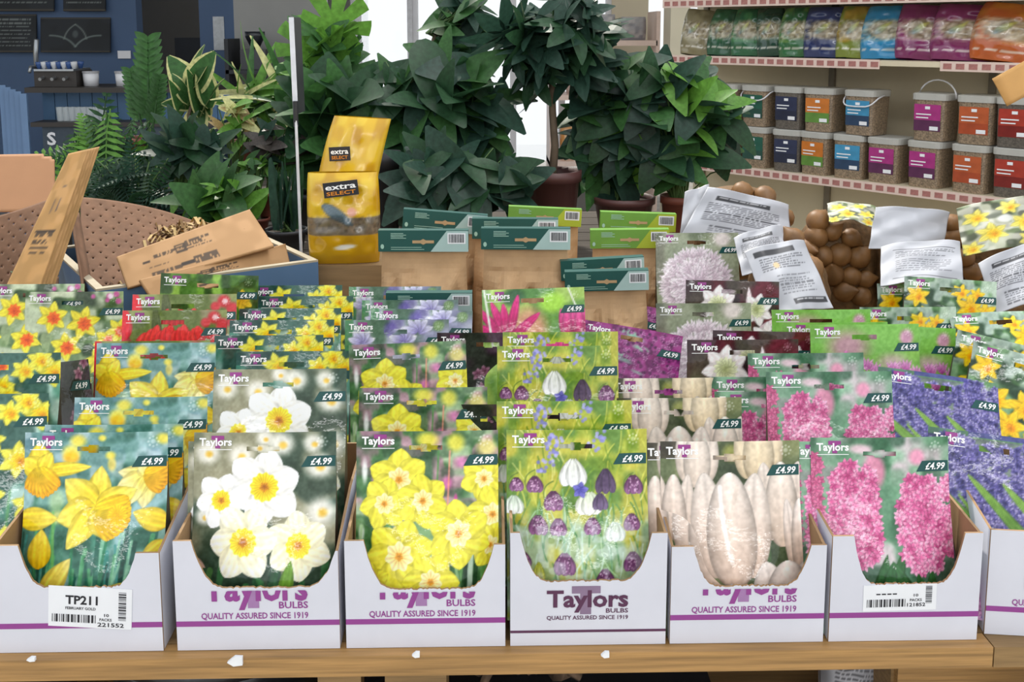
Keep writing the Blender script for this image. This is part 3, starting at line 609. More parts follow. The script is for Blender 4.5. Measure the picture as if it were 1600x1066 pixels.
pack('iris', 548, 686, 448, 'topmost below the brown paper bag', 13)
pack('iris', 569, 712, 469, 'squeezed in the middle of three', 13)
pack('iris', 582, 736, 484, 'front one of three', 14, roll=-2)
pack('iris', 550, 690, 500, 'lowest, only its left edge visible', 12, zc=1.56)
pack('magenta', 748, 918, 451, 'between brown paper bags and fritillary packs', 13, roll=1.5)
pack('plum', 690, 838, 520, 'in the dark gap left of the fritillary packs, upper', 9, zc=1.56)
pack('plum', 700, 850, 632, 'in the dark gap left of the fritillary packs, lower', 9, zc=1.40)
pack('carpet', 912, 1034, 472, 'rear one left of the white allium pack', 26, -10)
pack('carpet', 930, 1052, 512, 'front one lying above the white tulip packs', 26, -10)
pack('allium', 1018, 1161, 364, 'in front of white paper labels', 12, top=(0, .315))
pack('allium', 1030, 1170, 474, 'in shade with just its top left corner visible', 11)
pack('double', 1072, 1219, 439, 'upper one beside the white labelled bag', 12, roll=-1.5)
pack('double', 1118, 1279, 518, 'lower one above the pink hyacinth packs', 12, roll=-1.5)
pack('double', 1085, 1238, 531, 'narrow strip behind the lower one', 10, zc=1.44)
pack('meadow', 1335, 1492, 510, 'front right one with its price showing', 13, roll=-3)
pack('meadow', 1274, 1430, 507, 'second from the right', 12, zc=1.47)
pack('meadow', 1228, 1384, 504, 'third from the right', 12, zc=1.52)
pack('meadow', 1216, 1352, 484, 'rearmost, as a green strip under the labelled bag', 12, zc=1.62)
pack('cluster', 1414, 1560, 436, 'big bright one below the white printed label', 14, roll=-4)
pack('cluster', 1374, 1510, 443, 'half hidden left of the big bright one', 12)
pack('cluster', 1352, 1488, 480, 'low strip at the left below the onion net', 11, zc=1.66)
pack('cluster', 1462, 1660, 487, 'sagging forward at the right picture edge', 40, 4, -8, zc=1.66)
pack('cluster', 1502, 1660, 535, 'tilted under the sagging one, upper', 18, -14, zc=1.55)
pack('cluster', 1528, 1690, 556, 'tilted under the sagging one, lower', 22, -16, zc=1.49)

# ------------------------------------------------------------------ the white shelf boxes
M_bw = mat('white_board', '#d9dae4', .5, .035, 14); M_kraft = mat('kraft_board', '#9b7b58', .75, .14, 30)
M_pur = mat('purple_print', '#93418f', .5, .05, 30); M_plum = mat('plum_print', '#59304f', .5, .05, 30); M_tm = mat('faded_purple_print', '#a37aaa', .5, .1, 40); M_tm2 = mat('faded_plum_print', '#8c7590', .5, .1, 40)
M_stk = mat('sticker_paper', '#eef0f4', .4, .02); M_blk = mat('black_print', '#22222a', .5, .05)
def clip_top(mb, z):
    bm = bmesh.new(); bm.from_mesh(mb.mesh('tmp', [M_blk])); bmesh.ops.bisect_plane(bm, geom=bm.verts[:] + bm.edges[:] + bm.faces[:], plane_co=(0, 0, z), plane_no=(0, 0, 1), clear_outer=True)
    o = MB(); o.add([v.co for v in bm.verts], [[v.index for v in f.verts] for f in bm.faces], [f.material_index for f in bm.faces]) if bm.verts else None; bm.free(); return o
def panel_text(mb, body, x0, x1, z, h, y, mi=0, bold=0.02):
    v, f = text_fit(body, x0, x1, z, h, bold); mb.add([(a, y, b) for a, b in v], f, mi)
def barcode(mb, x0, x1, z0, z1, y, mi, horizontal=False, seed=3):
    r = random.Random(seed); x = (z0 if horizontal else x0); e = (z1 if horizontal else x1); u = (e - x) / 60
    while x < e:
        w = r.choice((1, 1, 2, 3)) * u
        a = [(x0, y, x), (x1, y, x), (x1, y, min(x + w, e)), (x0, y, min(x + w, e))] if horizontal else [(x, y, z0), (min(x + w, e), y, z0), (min(x + w, e), y, z1), (x, y, z1)]
        mb.add(a, [(0, 1, 2, 3)], mi); x += w + r.choice((1, 1, 2)) * u
BD = .235
def shelf_box(pl, pr, yb, hl, hr, notch, style, label, yaw=0, seed=1):
    """pl, pr: pixel columns of the lower corners, yb their row; heights of the shoulders; notch (x0, x1, depth) as shares of the width and a height"""
    a, b = on_y(pl, yb, FY), on_y(pr, yb, FY); w = b.x - a.x - .002
    root = thing('bulb_box', label, 'box', ((a.x + b.x) / 2, FY, TZ), (0, 0, R(yaw)), 'white shelf boxes along the table edge')
    r = random.Random(seed); x0, x1, zb = notch; xa, xb = -w / 2 + x0 * w, -w / 2 + x1 * w
    top = []; n = 64
    for i in range(n + 1):       # torn scoop from right to left
        t = i / n; x = xb + (xa - xb) * t; c = abs(2 * t - 1)
        hs = hr if t < .5 else hl; z = zb + (hs - zb) * max(0, (c - .50) / .50) ** 3.0 + (r.uniform(-.0011, .0011) if 0 < i < n else 0)
        top.append((x, z))
    poly = [(-w / 2, 0), (w / 2, 0), (w / 2, hr)] + top + [(-w / 2, hl)]
    MB().prism(poly, 0, .003, 1, 0).build('front_panel', [M_bw, M_kraft], root)
    for s in (-1, 1):
        h0 = hl if s < 0 else hr; x = s * w / 2
        sp = [(.003, 0), (BD, 0), (BD, .135), (BD * .5, .132), (.003, h0 - .002)]
        vs = [(x, y, z) for y, z in sp] + [(x - s * .003, y, z) for y, z in sp]; k = 5
        fs = [tuple(range(k)), tuple(range(2 * k - 1, k - 1, -1))] + [(i, i + k, (i + 1) % k + k, (i + 1) % k) for i in range(k)]
        MB().add(vs, fs, [0] + [1] * (k + 1)).build('side_panel', [M_bw, M_kraft], root)
    MB().box(-w / 2 + .003, w / 2 - .003, BD - .003, BD, .002, .135).build('back_panel', M_kraft, root)
    MB().box(-w / 2 + .003, w / 2 - .003, .003, BD - .003, .0005, .003).build('bottom', M_kraft, root)
    e = -.0004
    if style in ('purple', 'plum'):
        g = MB(); k = dict(purple=(M_pur, M_tm), plum=(M_plum, M_tm2))[style]
        if style == 'purple':
            c = .12 * w + .0; x0, x1, zt, ch = c - .078, c + .033, .0575, .031
            g.add([(c - .026 + i, e, z) for i, z in ((-.012, .098), (-.012, .09), (-.005, .09), (-.005, .048), (.007, .048), (.007, .09), (.014, .09), (.014, .098))], [(0, 1, 2, 3, 4, 5, 6, 7)], 1)
            panel_text(g, 'Taylors', x0, x1, zt, ch, e - .0003, 0, .03); g = clip_top(g, zb - .003)
            panel_text(g, 'BULBS', x1 - .031, x1, .0475, .0075, e); panel_text(g, 'QUALITY ASSURED SINCE 1919', x0 - .003, x1, .036, .0068, e)
            st = (.0275, .0335)
        else:
            c = .0; x0, x1, zt, ch = c - .045, c + .043, .045, .0185
            g.add([(c - .003 + i, e, z) for i, z in ((-.015, .0685), (-.015, .060), (-.006, .060), (-.006, .036), (.006, .036), (.006, .060), (.016, .060), (.016, .0685))], [(0, 1, 2, 3, 4, 5, 6, 7)], 1)
            panel_text(g, 'Taylors', x0, x1, zt, ch, e - .0003, 0, .03)
            panel_text(g, 'BULBS', x1 - .024, x1, .0375, .005, e); panel_text(g, 'QUALITY ASSURED SINCE 1919', x0, x1, .0300, .0045, e); st = (.0150, .0178)
        g.build('printed_logo', list(k), root)
    else: st = (.0275, .0335)
    MB().box(-w / 2, w / 2, e, 0, *st).build('printed_stripe', M_plum if style == 'plum' else M_pur, root)
    if style.startswith('label'):
        g = MB(); big = style == 'label_big'
        X0, X1, Z0, Z1 = (-.035, .053, .029, min(.075, zb + .002)) if big else (-.045, .035, .036, .066)
        g.box(X0, X1, e - .0005, e, Z0, Z1, 0); y = e - .0008
        if big:
            panel_text(g, 'TP211', X0 + .018, X0 + .052, .0555, .0095, y, 1, .03); panel_text(g, 'FEBRUARY GOLD', X0 + .018, X0 + .050, .0492, .003, y, 1)
            barcode(g, X0 + .004, X0 + .050, .0345, .0435, y, 1); panel_text(g, '221552', X0 + .052, X0 + .080, .0310, .0045, y, 1); panel_text(g, '10', X0 + .059, X0 + .064, .0425, .0032, y, 1); panel_text(g, 'PACKS', X0 + .054, X0 + .067, .0375, .003, y, 1)
            barcode(g, X1 - .014, X1 - .006, .039, Z1 - .004, y, 1, True)
        else:
            barcode(g, X0 + .004, X0 + .046, .0405, .0495, y, 1); panel_text(g, '121852', X0 + .048, X0 + .068, .0405, .004, y, 1); panel_text(g, '10', X0 + .055, X0 + .060, .0520, .003, y, 1); panel_text(g, 'PACKS', X0 + .051, X0 + .064, .0465, .003, y, 1)
            barcode(g, X1 - .012, X1 - .005, .044, Z1 - .002, y, 1, True); [g.box(X0 + .014 + i * .006, X0 + .0185 + i * .006, y - .0001, y, .0548, .0562, 1) for i in range(4)]
        link('sticker', g.mesh('sticker', [M_stk, M_blk]), root, rot=(0, R(4 if big else -1), 0))
    return root
shelf_box(-4, 257, 1014, .122, .112, (.16, .86, .074), 'label_big', 'white bulb box with sticker TP211 at the left end of the table', seed=1)
shelf_box(276, 533, 1011, .125, .112, (.11, .985, .071), 'purple', 'white bulb box with purple logo holding white narcissus packs', seed=2)
shelf_box(540, 791, 1008, .123, .117, (.12, .93, .067), 'purple', 'white bulb box with purple logo holding lemon narcissus packs', seed=3)
shelf_box(796, 1041, 1003, .130, .128, (.06, .90, .074), 'plum', 'white bulb box with complete dark plum logo and thin stripe', seed=4)
shelf_box(1045, 1287, 1003, .112, .112, (.14, .90, .066), 'purple', 'white bulb box with purple logo holding white tulip packs', seed=5)
shelf_box(1293, 1527, 999, .122, .124, (.14, .88, .066), 'label_small', 'white bulb box with small barcode sticker holding pink hyacinth packs', seed=6)
shelf_box(1543, 1790, 994, .122, .120, (.30, .86, .072), 'purple', 'white bulb box cut off by the right picture edge', yaw=-7, seed=7)
# ------------------------------------------------------------------ things behind the packs
def sheet(name, TL, TR, BR, BL, m, parent=None, nx=8, ny=8, pic=None, thick=.002, bend=0., keep=None, wav=0., extra=None):
    """a real sheet spanned between four points (pixel, pixel, distance), with thickness"""
    A, B, Cc, D = [on_depth(*q) for q in (TL, TR, BR, BL)]
    if pic is not None: nx, ny = pic.nx - 1, pic.ny - 1
    u = np.linspace(0, 1, nx + 1)[None, :, None]; v = np.linspace(0, 1, ny + 1)[:, None, None]
    P = (np.array(A) * (1 - u) + np.array(B) * u) * (1 - v) + (np.array(D) * (1 - u) + np.array(Cc) * u) * v
    nrm = (B - A).cross(D - A).normalized(); N = np.array(nrm)
    if N[1] > 0: N = -N
    P = P + N * (bend * 4 * (u * (1 - u)) + wav * np.sin(u * 9 + v * 4) * np.sin(v * 7 + 1))
    org = np.array((A + B + Cc + D) / 4); org[2] = P[..., 2].min(); P = P - org
    me = grid_mesh(name, P, m, pic.c if pic is not None else None, keep)
    ob = link(name, me, None, loc=org)
    if thick: 
        md = ob.modifiers.new('thickness', 'SOLIDIFY'); md.thickness = thick; md.offset = -1
    if parent is not None:
        ob.parent = parent; ob.location = Vector(org) - parent.location
    return ob
def base_of(px, py, zc): return on_depth(px, py, zc)
M_paper = mat_print('printed_paper', .5); M_plastic = mat_print('printed_plastic_film', .22, .8, .35, 22)
M_kpaper = mat('kraft_paper', '#b9966f', .8, .14, 22, bump=.5); M_dg = mat('dark_green_card', '#16504a', .45, .04); M_lime = mat('lime_green_card', '#6a9a3c', .45, .06)
M_pale = mat('pale_teal_card', '#a9c4c0', .45, .04); M_yl = mat('yellow_green_card', '#a9b832', .45, .05)
def header_bag(xl, xr, y, zc, scheme, label, roll=0, bagh=None):
    w = (xr - xl) * zc / F; P = on_depth((xl + xr) / 2, y, zc); Hh = P.z - TZ - .001; hh = w * .235
    root = thing('paper_bulb_bag', label, 'paper bag', (P.x, P.y, TZ + .001), (0, R(roll), R(random.uniform(-4, 4))), 'kraft paper bulb bags with card headers')
    # crumpled bag, front and back walls meeting at the sides
    n, k = 29, 37; u = np.linspace(-1, 1, n)[None]; v = np.linspace(0, 1, k)[:, None]; sd = int(xl)
    cr = np.abs(vnoise(k, n, 6, 4, sd) - .5) * .085 + np.abs(vnoise(k, n, 10, 7, sd + 1) - .5) * .05
    dep = (.035 * sm((v - .1) * 1.6) * (1 - u ** 4) + .002); ww = w * (.46 + .07 * v)
    for nm, sg in (('bag_front', -1), ('bag_back', 1)):
        Pp = np.stack([u * ww + 0 * v, sg * (dep + np.abs(cr) * sm((v - .16) / .25) * (1 - u ** 4)) + 0 * u, (Hh - .004) * (1 - v) + 0 * u], -1)
        if sg > 0: Pp = Pp[:, ::-1]
        link(nm, grid_mesh(nm, Pp, M_kpaper, smooth=False), root)
    c0, c1 = (M_dg, M_pale) if scheme == 'dark' else (M_lime, M_yl)
    hd = MB(); y0 = -.012
    hd.box(-w / 2, w / 2, y0, y0 + .0012, Hh - hh, Hh, 0); hd.box(-w / 2, w / 2, .006, .0072, Hh - hh, Hh, 0); hd.box(-w / 2, w / 2, y0, .0072, Hh, Hh + .001, 0)
    e = y0 - .0004; hd.add([(w * .08, e, Hh - hh), (w / 2, e, Hh - hh), (w / 2, e, Hh), (w * .26, e, Hh)], [(0, 1, 2, 3)], 1)
    h = link('header_card', hd.mesh('header_card', [c0, c1]), root)
    bc = MB(); bc.add([(w * .27, e - .0003, Hh - hh * .62), (w * .47, e - .0003, Hh - hh * .62), (w * .47, e - .0003, Hh - hh * .1), (w * .27, e - .0003, Hh - hh * .1)], [(0, 1, 2, 3)], 0)
    barcode(bc, w * .285, w * .455, Hh - hh * .56, Hh - hh * .16, e - .0006, 1, seed=sd); link('barcode', bc.mesh('barcode', [M_stk, M_blk]), h)
    sl = MB(); zc_ = Hh - hh * .52
    sl.add([(a * w, e - .0005, zc_ + b * hh) for a, b in ((-.12, -.07), (-.03, -.07), (0, -.14), (.03, -.07), (.12, -.07), (.12, .07), (.03, .07), (0, .14), (-.03, .07), (-.12, .07))], [tuple(range(10))], 0)
    link('hang_hole', sl.mesh('hang_hole', mat('hole_kraft', '#b89870', .8)), h)
    pr = MB(); 
    for i in range(4): pr.box(-w * .36, -w * (.22 - .03 * (i % 2)), e - .0004, e, Hh - hh * (.14 + .075 * i), Hh - hh * (.11 + .075 * i))
    for i in range(2): pr.box(-w * .36, w * (-.02 + .03 * i), e - .0004, e, Hh - hh * (.80 + .1 * i), Hh - hh * (.775 + .1 * i))
    pr.add([(-w * .455 + w * .02 * math.cos(t), e - .0004, Hh - hh * .75 + hh * .12 * math.sin(t)) for t in [i * math.pi / 5 for i in range(10)]], [tuple(range(10))])
    link('small_print', pr.mesh('small_print', mat('pale_green_ink', '#9fc4b4', .5)), h)
    return root
header_bag(592, 732, 359, 1.86, 'dark', 'kraft paper bag with dark green header, front one left of centre')
header_bag(752, 891, 356, 1.86, 'dark', 'kraft paper bag with dark green header, front one at the picture centre')
header_bag(610, 741, 330, 2.02, 'dark', 'kraft paper bag with tilted dark green header behind the front left one', 5)
header_bag(738, 872, 341, 1.99, 'dark', 'kraft paper bag with dark header directly behind the central front bag')
header_bag(783, 897, 324, 2.12, 'lime', 'kraft paper bag with lime header, rearmost in front of the tree pot', 3)
header_bag(930, 1048, 332, 2.10, 'lime', 'kraft paper bag with lime green header, rear right one', 2)
header_bag(926, 1048, 358, 1.99, 'lime', 'kraft paper bag with lime green header, front right one beside the allium pack', -1)
header_bag(886, 1016, 403, 1.86, 'dark', 'kraft paper bag with dark header, upper of the low pair right of centre', -3)
header_bag(890, 1020, 422, 1.77, 'dark', 'kraft paper bag with dark header, lower of the low pair right of centre', -2)
header_bag(604, 738, 456, 1.74, 'dark', 'kraft paper bag mostly hidden behind the pale blue flower packs')

# ---- yellow bird seed bags on a plain wooden riser
M_ply = mat('raw_plywood', '#8f7450', .7, .14, 10, stretch=(1, 1, 9))
rp = on_depth(545, 415, 2.05); rw = 104 * 2.05 / F
rs = thing('wooden_riser', 'plain plywood riser under the yellow bird seed bags', 'riser', (rp.x, rp.y + .1, TZ))
MB().box(-rw / 2, rw / 2, -.1, -.088, 0, rp.z - TZ).build('front_board', M_ply, rs)
for s_ in (-1, 1): MB().box(s_ * rw / 2 - .006, s_ * rw / 2 + .006, -.088, .13, 0, rp.z - TZ).build('side_board', M_ply, rs)
MB().box(-rw / 2 + .006, rw / 2 - .006, -.088, .13, rp.z - TZ - .012, rp.z - TZ).build('top_board', M_ply, rs)
def pillow(name, parent, w, h, d, pic, m, sd=1, lean=0., crease=.006, pinch=.08):
    """filled bag, both walls in one closed mesh: the printed picture wraps the front"""
    ny, nx = pic.ny, pic.nx; u = np.linspace(-1, 1, nx)[None]; v = np.linspace(0, 1, ny)[:, None]
    prof = np.clip(np.sin(math.pi * np.clip(v * .92 + .03, 0, 1)), 0, 1) ** .5; cr = (vnoise(ny, nx, 9, 7, sd) - .5) * crease * 2
    for nm, sg in ((name, -1), (name + '_back', 1)):
        th = d / 2 * prof * np.sqrt(np.clip(1 - u ** 4, 0, 1)) + .001
        P = np.stack([u * w / 2 * (1 - pinch + pinch * prof) + lean * (1 - v) ** 2, sg * (th + cr * (1 - u ** 4) * prof), h * (1 - v) + 0 * u], -1)
        c = pic.c
        if sg > 0: P = P[:, ::-1]; c = pic.c[:, ::-1]
        link(nm, grid_mesh(nm, P, m, c), parent)
def seedpic(kind):
    p = Pic(41, 57, 100, 140); p.c[:] = C3('#d8a812'); p.noise(['#e8c020', '#c08c08', '#f0d040'], 6, kind + 3, .6)
    if kind == 0:
        p.rect(0, 100, 66, 94, '#6a6058', .9); p.noise(['#3f3a36', '#8c8478'], 26, 7, .5, y0=66, y1=92); p.petal(22, 46, -38, 54, 9, '#6f8490', '#3f5560'); p.blob(62, 58, 9, 9, '#e0a088'); p.rect(0, 100, 94, 140, '#c89a10', .9)
        p.blob(52, 112, 20, 5, '#e8e8e0', 1, .4, -6)
    else:
        p.blob(40, 96, 34, 20, '#8a8a80', .9, .4); p.noise(['#4a4a44', '#c8c8c0'], 22, 9, .5, y0=84, y1=118); p.petal(20, 90, 40, 40, 8, '#5f7c94', '#c8d0d4'); p.blob(70, 106, 18, 12, '#3a4650', .9, .4)
    return p
def seed_bag(xm, ytop, ybot, wpx, zc, kind, label, lean, roll):
    b = on_depth(xm, ybot, zc); b.z = rp.z + .001; t = on_depth(xm, ytop, zc); w = wpx * zc / F; h = t.z - b.z
    r = thing('bird_seed_bag', label, 'seed bag', b, (0, R(roll), R(5)), 'yellow bird seed bags')
    pillow('film', r, w, h, .07, seedpic(kind), M_plastic, 5 + kind, lean)
    g = MB(); x0, x1, z0 = (-.02, .048, h * .84) if kind == 0 else (-.01, .035, h * .72)
    yf = -.0415; g.box(x0, x1, yf - .001, yf, z0 - .014, z0 + .016, 0)
    v, f = text_fit('extra', x0 + .004, x1 - .004, z0 + .001, .011, .02); g.add([(a, yf - .0016, c) for a, c in v], f, 1)
    v, f = text_fit('SELECT', x0 + .005, x1 - .006, z0 - .010, .007, .02); g.add([(a, yf - .0016, c) for a, c in v], f, 2)
    link('brand_patch', g.mesh('brand_patch', [M_blk, M_logo_w, mat('orange_ink', '#e08a20', .5)]), r, rot=(0, R(-6), 0))
    return r
seed_bag(539, 266, 414, 112, 2.08, 0, 'full yellow bird seed bag standing lower, seeds showing through', 0, 0)
seed_bag(530, 180, 300, 92, 2.24, 1, 'yellow bird seed bag leaning at the top behind the fuller one', .035, 4)

# ---- blue crate with straw, perforated fibre panels and folded cardboard
M_cblue = mat('blue_crate_paint', '#4f6f92', .6, .08, 8); M_cedge = mat('bare_crate_wood', '#b0a48c', .7, .1, 20)
cz = TZ + .215; c0, c1 = on_z(150, 452, cz), on_z(497, 406, cz); cl = (c1 - c0).length; ang = math.atan2(c1.y - c0.y, c1.x - c0.x)
crate = thing('blue_crate', 'blue painted wooden crate holding straw and cardboard', 'crate', (c0.x, c0.y, TZ), (0, 0, ang))
CDp = .42
for nm, b in (('front_board', (0, cl, 0, .014)), ('back_board', (0, cl, CDp - .014, CDp)), ('side_board', (0, .014, .014, CDp - .014)), ('side_board', (cl - .014, cl, .014, CDp - .014))):
    MB().box(b[0], b[1], b[2], b[3], .001, .211).build(nm, M_cblue, crate); MB().box(b[0], b[1], b[2], b[3], .211, .215).build('top_edge', M_cedge, crate)
MB().box(.014, cl - .014, .014, CDp - .014, .001, .012).build('floor_board', M_cedge, crate)
st = MB(); r = random.Random(5)
for i in range(4200):
    x, y = r.uniform(.03, cl - .03), r.uniform(.03, CDp - .03); hump = .135 + .11 * math.exp(-((x - cl * .62) ** 2 + (y - .37) ** 2) * 26)
    z = (1 - .6 * r.random() ** 2) * hump; a = r.uniform(0, 6.28); l = r.uniform(.015, .04); dz = r.uniform(-.012, .018)
    dx, dy = math.cos(a) * l, math.sin(a) * l; px_, py_ = -dy * .1, dx * .1
    st.add([(x - dx / 2 - px_, y - dy / 2 - py_, z), (x - dx / 2 + px_, y - dy / 2 + py_, z + .001), (x + px_, y + py_, z + dz), (x - px_, y - py_, z + dz), (x + dx / 2 + px_, y + dy / 2 + py_, z), (x + dx / 2 - px_, y + dy / 2 - py_, z)], [(0, 1, 2, 3), (3, 2, 4, 5)], i % 2)
so = link('straw', st.mesh('straw', [mat('straw_pale', '#c9ab74', .7, .2, 60), mat('straw_brown', '#8a6a40', .7, .2, 60)]), None, loc=(c0.x, c0.y, TZ), rot=(0, 0, ang))
tag(so, 'loose pale straw packing lying in the blue crate', 'straw', kind='stuff')
M_fib = mat('brown_fibre_board', '#7d5c46', .85, .15, 40, bump=.3); M_card1 = mat('brown_cardboard', '#a87e54', .8, .08, 12); M_tan = mat('tan_cardboard', '#b58560', .75, .06, 10)
def holes(nx, ny, st=7):
    k = np.ones((ny, nx), bool); k[3::st, 3::st] = False; k[3 + st // 2::st, 3 + st // 2::st] = False; return k
pb = sheet('fibre_tray', (-60, 348, 1.9), (92, 305, 2.16), (92, 450, 1.98), (-60, 470, 1.8), M_fib, nx=60, ny=44, keep=holes(60, 44), thick=.004, bend=-.02)
tag(pb, 'perforated brown fibre tray at the left picture edge behind leaning cardboard', 'fibre tray', 'perforated fibre trays')
pb2 = sheet('fibre_tray', (126, 308, 2.16), (342, 362, 2.34), (342, 470, 2.10), (126, 450, 1.98), M_fib, nx=84, ny=50, keep=holes(84, 50), thick=.004, bend=.02)
tag(pb2, 'perforated brown fibre tray curving down into the blue crate', 'fibre tray', 'perforated fibre trays')
rim = sheet('fibre_strip', (112, 330, 1.97), (124, 332, 2.02), (146, 455, 1.86), (132, 455, 1.82), M_fib, nx=4, ny=14, thick=.004, bend=.004)
tag(rim, 'narrow bent brown fibre strip between the two perforated trays', 'fibre strip')
tn = sheet('tan_board', (-40, 242, 2.3), (84, 240, 2.3), (86, 330, 2.22), (-40, 330, 2.22), M_tan, nx=30, ny=20, keep=np.array([[not ((x > 25 and y < 5) and ((x - 25) ** 2 + (y - 5) ** 2 > 25)) for x in range(30)] for y in range(20)]), thick=.005)
tag(tn, 'smooth tan board with a rounded corner at the left picture edge', 'board')
def cardpic(seed, two=True):
    p = Pic(101, 31, 200, 60); p.c[:] = C3('#a98258'); p.noise(['#b48c62', '#9c764c'], 10, seed, .6)
    if two:
        p.rect(28, 36, 25, 28, '#3a2c22'); p.textlines(44, 72, 20, 27, 2, '#33271e', .7); p.rect(74, 88, 16, 28, '#33271e', .9); p.textlines(76, 86, 18, 27, 3, '#a98258', .4); p.textlines(90, 124, 14, 28, 4, '#33271e', .75)
        p.textlines(34, 60, 38, 41, 1, '#4a382a'); p.textlines(34, 72, 47, 53, 2, '#33271e', .7); p.rect(74, 90, 45, 51, '#2a201a'); p.textlines(92, 124, 42, 54, 3, '#33271e', .75)
    return p
M_cardp = mat_print('printed_cardboard', .8)
cA = sheet('flat_carton', (183, 401, 1.84), (390, 327, 2.10), (428, 384, 2.0), (200, 450, 1.80), M_cardp, pic=cardpic(3), thick=.005)
tag(cA, 'flattened printed brown carton leaning in the blue crate, rear and taller one', 'carton', 'flattened cartons in the crate')
g = MB()
for (body, x0, x1, y_, a) in (('Fil', .012, .045, .0, 0),):
    v, f = text_fit(body, x0, x1, 0, .014, .0); g.add([(q[0], 0, q[1]) for q in v], f)
hw = on_depth(372, 352, 2.03); link('handwriting', g.mesh('handwriting', M_blk), cA, loc=hw - cA.location + Vector((0, -.012, 0)), rot=(R(-12), R(70), R(30)))
cB = sheet('flat_carton', (218, 437, 1.80), (446, 381, 2.05), (455, 420, 2.02), (240, 470, 1.78), M_cardp, pic=cardpic(5), thick=.005)
tag(cB, 'flattened printed brown carton leaning in the blue crate, lower front one', 'carton', 'flattened cartons in the crate')
for k in range(5):
    p = Pic(21, 61, 60, 180); p.c[:] = C3('#a8804e' if k else '#b0854f'); p.noise(['#b88e5c', '#94703f'], 5, k + 31, .6)
    if k == 0: p.textlines(10, 46, 112, 140, 6, '#33271e', .6); p.rect(8, 48, 110, 113, '#33271e'); p.stroke(22, 70, 22, 86, 1.6, '#2c2c40'); p.stroke(34, 68, 33, 84, 1.4, '#2c2c40'); p.stroke(27, 52, 35, 50, 1, '#3c3a44')
    dx = k * 4.2; o = sheet('folded_carton', (107 + dx, 240 - k, 1.99 + .012 * k), (139 + dx, 233 - k, 2.03 + .012 * k), (62 + dx * 1.3, 452, 1.75 + .012 * k), (8 + dx * 1.3, 450, 1.72 + .012 * k), M_cardp, pic=p, thick=.003)
    tag(o, 'folded brown carton leaning upright, %s in the leaning stack' % ('printed front one', 'second from the front', 'middle one', 'fourth from the front', 'rearmost one')[k], 'carton', 'folded cartons leaning in a stack')

# ---- sign pole
pp = on_depth(470, 380, 2.40); tp = on_depth(455, 27, 2.40); mid = on_depth(462, 178, 2.40)
sp = thing('sign_pole', 'thin white pole with a flat white sign edge above the blue crate', 'sign pole', (pp.x, pp.y, TZ))
o_ = Vector((pp.x, pp.y, TZ)); M_pole = mat('white_enamel', '#d4d6dc', .35); M_dkm = mat('dark_metal', '#2c2f34', .5)
MB().tube([(0, 0, 0), pp - o_, mid - o_], .0035, 8).build('pole', M_pole, sp); MB().lathe([(.03, 0), (.03, .006), (.006, .008)], 16).build('foot', M_dkm, sp)
MB().tube([mid - o_ - Vector((0, 0, .03)), mid - o_ + Vector((0, 0, .03))], .006, 8).build('joint', M_dkm, sp)
q0, q1 = mid - o_, tp - o_; dv = Vector((.006, 0, 0))
MB().add([q0 - dv, q0 + dv, q1 + dv, q1 - dv, q0 - dv + Vector((0, .09, 0)), q0 + dv + Vector((0, .09, 0)), q1 + dv + Vector((0, .09, 0)), q1 - dv + Vector((0, .09, 0))],
         [(0, 1, 2, 3), (5, 4, 7, 6), (1, 5, 6, 2), (4, 0, 3, 7), (3, 2, 6, 7), (4, 5, 1, 0)], [0, 1, 1, 1, 1, 1]).build('sign_panel', [M_pole, M_dkm], sp)

# ---- net bags of bulbs with printed paper labels at the right
M_net = mat('brown_net', '#6e5232', .7, .35, 90, bump=.5); M_bulb = mat('brown_bulb_skin', '#7a5630', .5, .35, 25, stretch=(1, 1, .2)); M_lab = mat_print('label_paper', .45, .2, .15, 25)
def bulb_mesh():
    me = MB().lathe([(.001, -.024), (.012, -.022), (.021, -.012), (.024, 0), (.020, .012), (.011, .021), (.004, .030), (.001, .034)], 14).mesh('bulb', M_bulb, True); return me
ME_BULB = bulb_mesh()
def labpic(seed, style='text'):
    p = Pic(61, 61, 100, 100); p.c[:] = C3('#b4b5bc'); p.noise(['#c2c3ca', '#96979e'], 5, seed, .5)
    if style == 'text': p.rect(14, 76, 14, 22, '#26262c'); p.textlines(18, 72, 16, 20, 1, '#c8c8cc'); p.textlines(10, 88, 28, 62, 10, '#3a3a40', .5); p.textlines(20, 90, 70, 94, 6, '#4a4a50', .45)
    elif style == 'seal': p.rect(10, 74, 8, 15, '#26262c'); p.textlines(14, 84, 20, 40, 6, '#44444a'); p.blob(36, 32, 6, 6, '#c8a878'); p.textlines(30, 84, 48, 76, 7, '#5a5a60'); p.rect(40, 96, 82, 90, '#26262c'); p.textlines(44, 92, 84, 88, 1, '#d0d0d4')
    elif style == 'box': p.rect(14, 92, 18, 19, '#55555a'); p.textlines(18, 90, 22, 40, 4, '#44444a', .4); p.textlines(18, 86, 46, 76, 6, '#55555c', .35); p.rect(14, 92, 86, 87, '#55555a')
    elif style == 'daff':
        p.c[:] = C3('#6a7a50'); p.noise(['#e8e6e0', '#3c4030', '#d8d4c4'], 9, seed, .7)
        for (x, y, s) in ((20, 30, 18), (60, 18, 16), (78, 50, 20), (36, 66, 22), (84, 84, 18), (10, 90, 16)): daff(p, x, y, s, x, (2, 2), '#e8d040', '#f4ea80', '#e0b020', '#f0cc30')
        p.blob(54, 40, 14, 10, '#f0f0ec', .9)
    return p
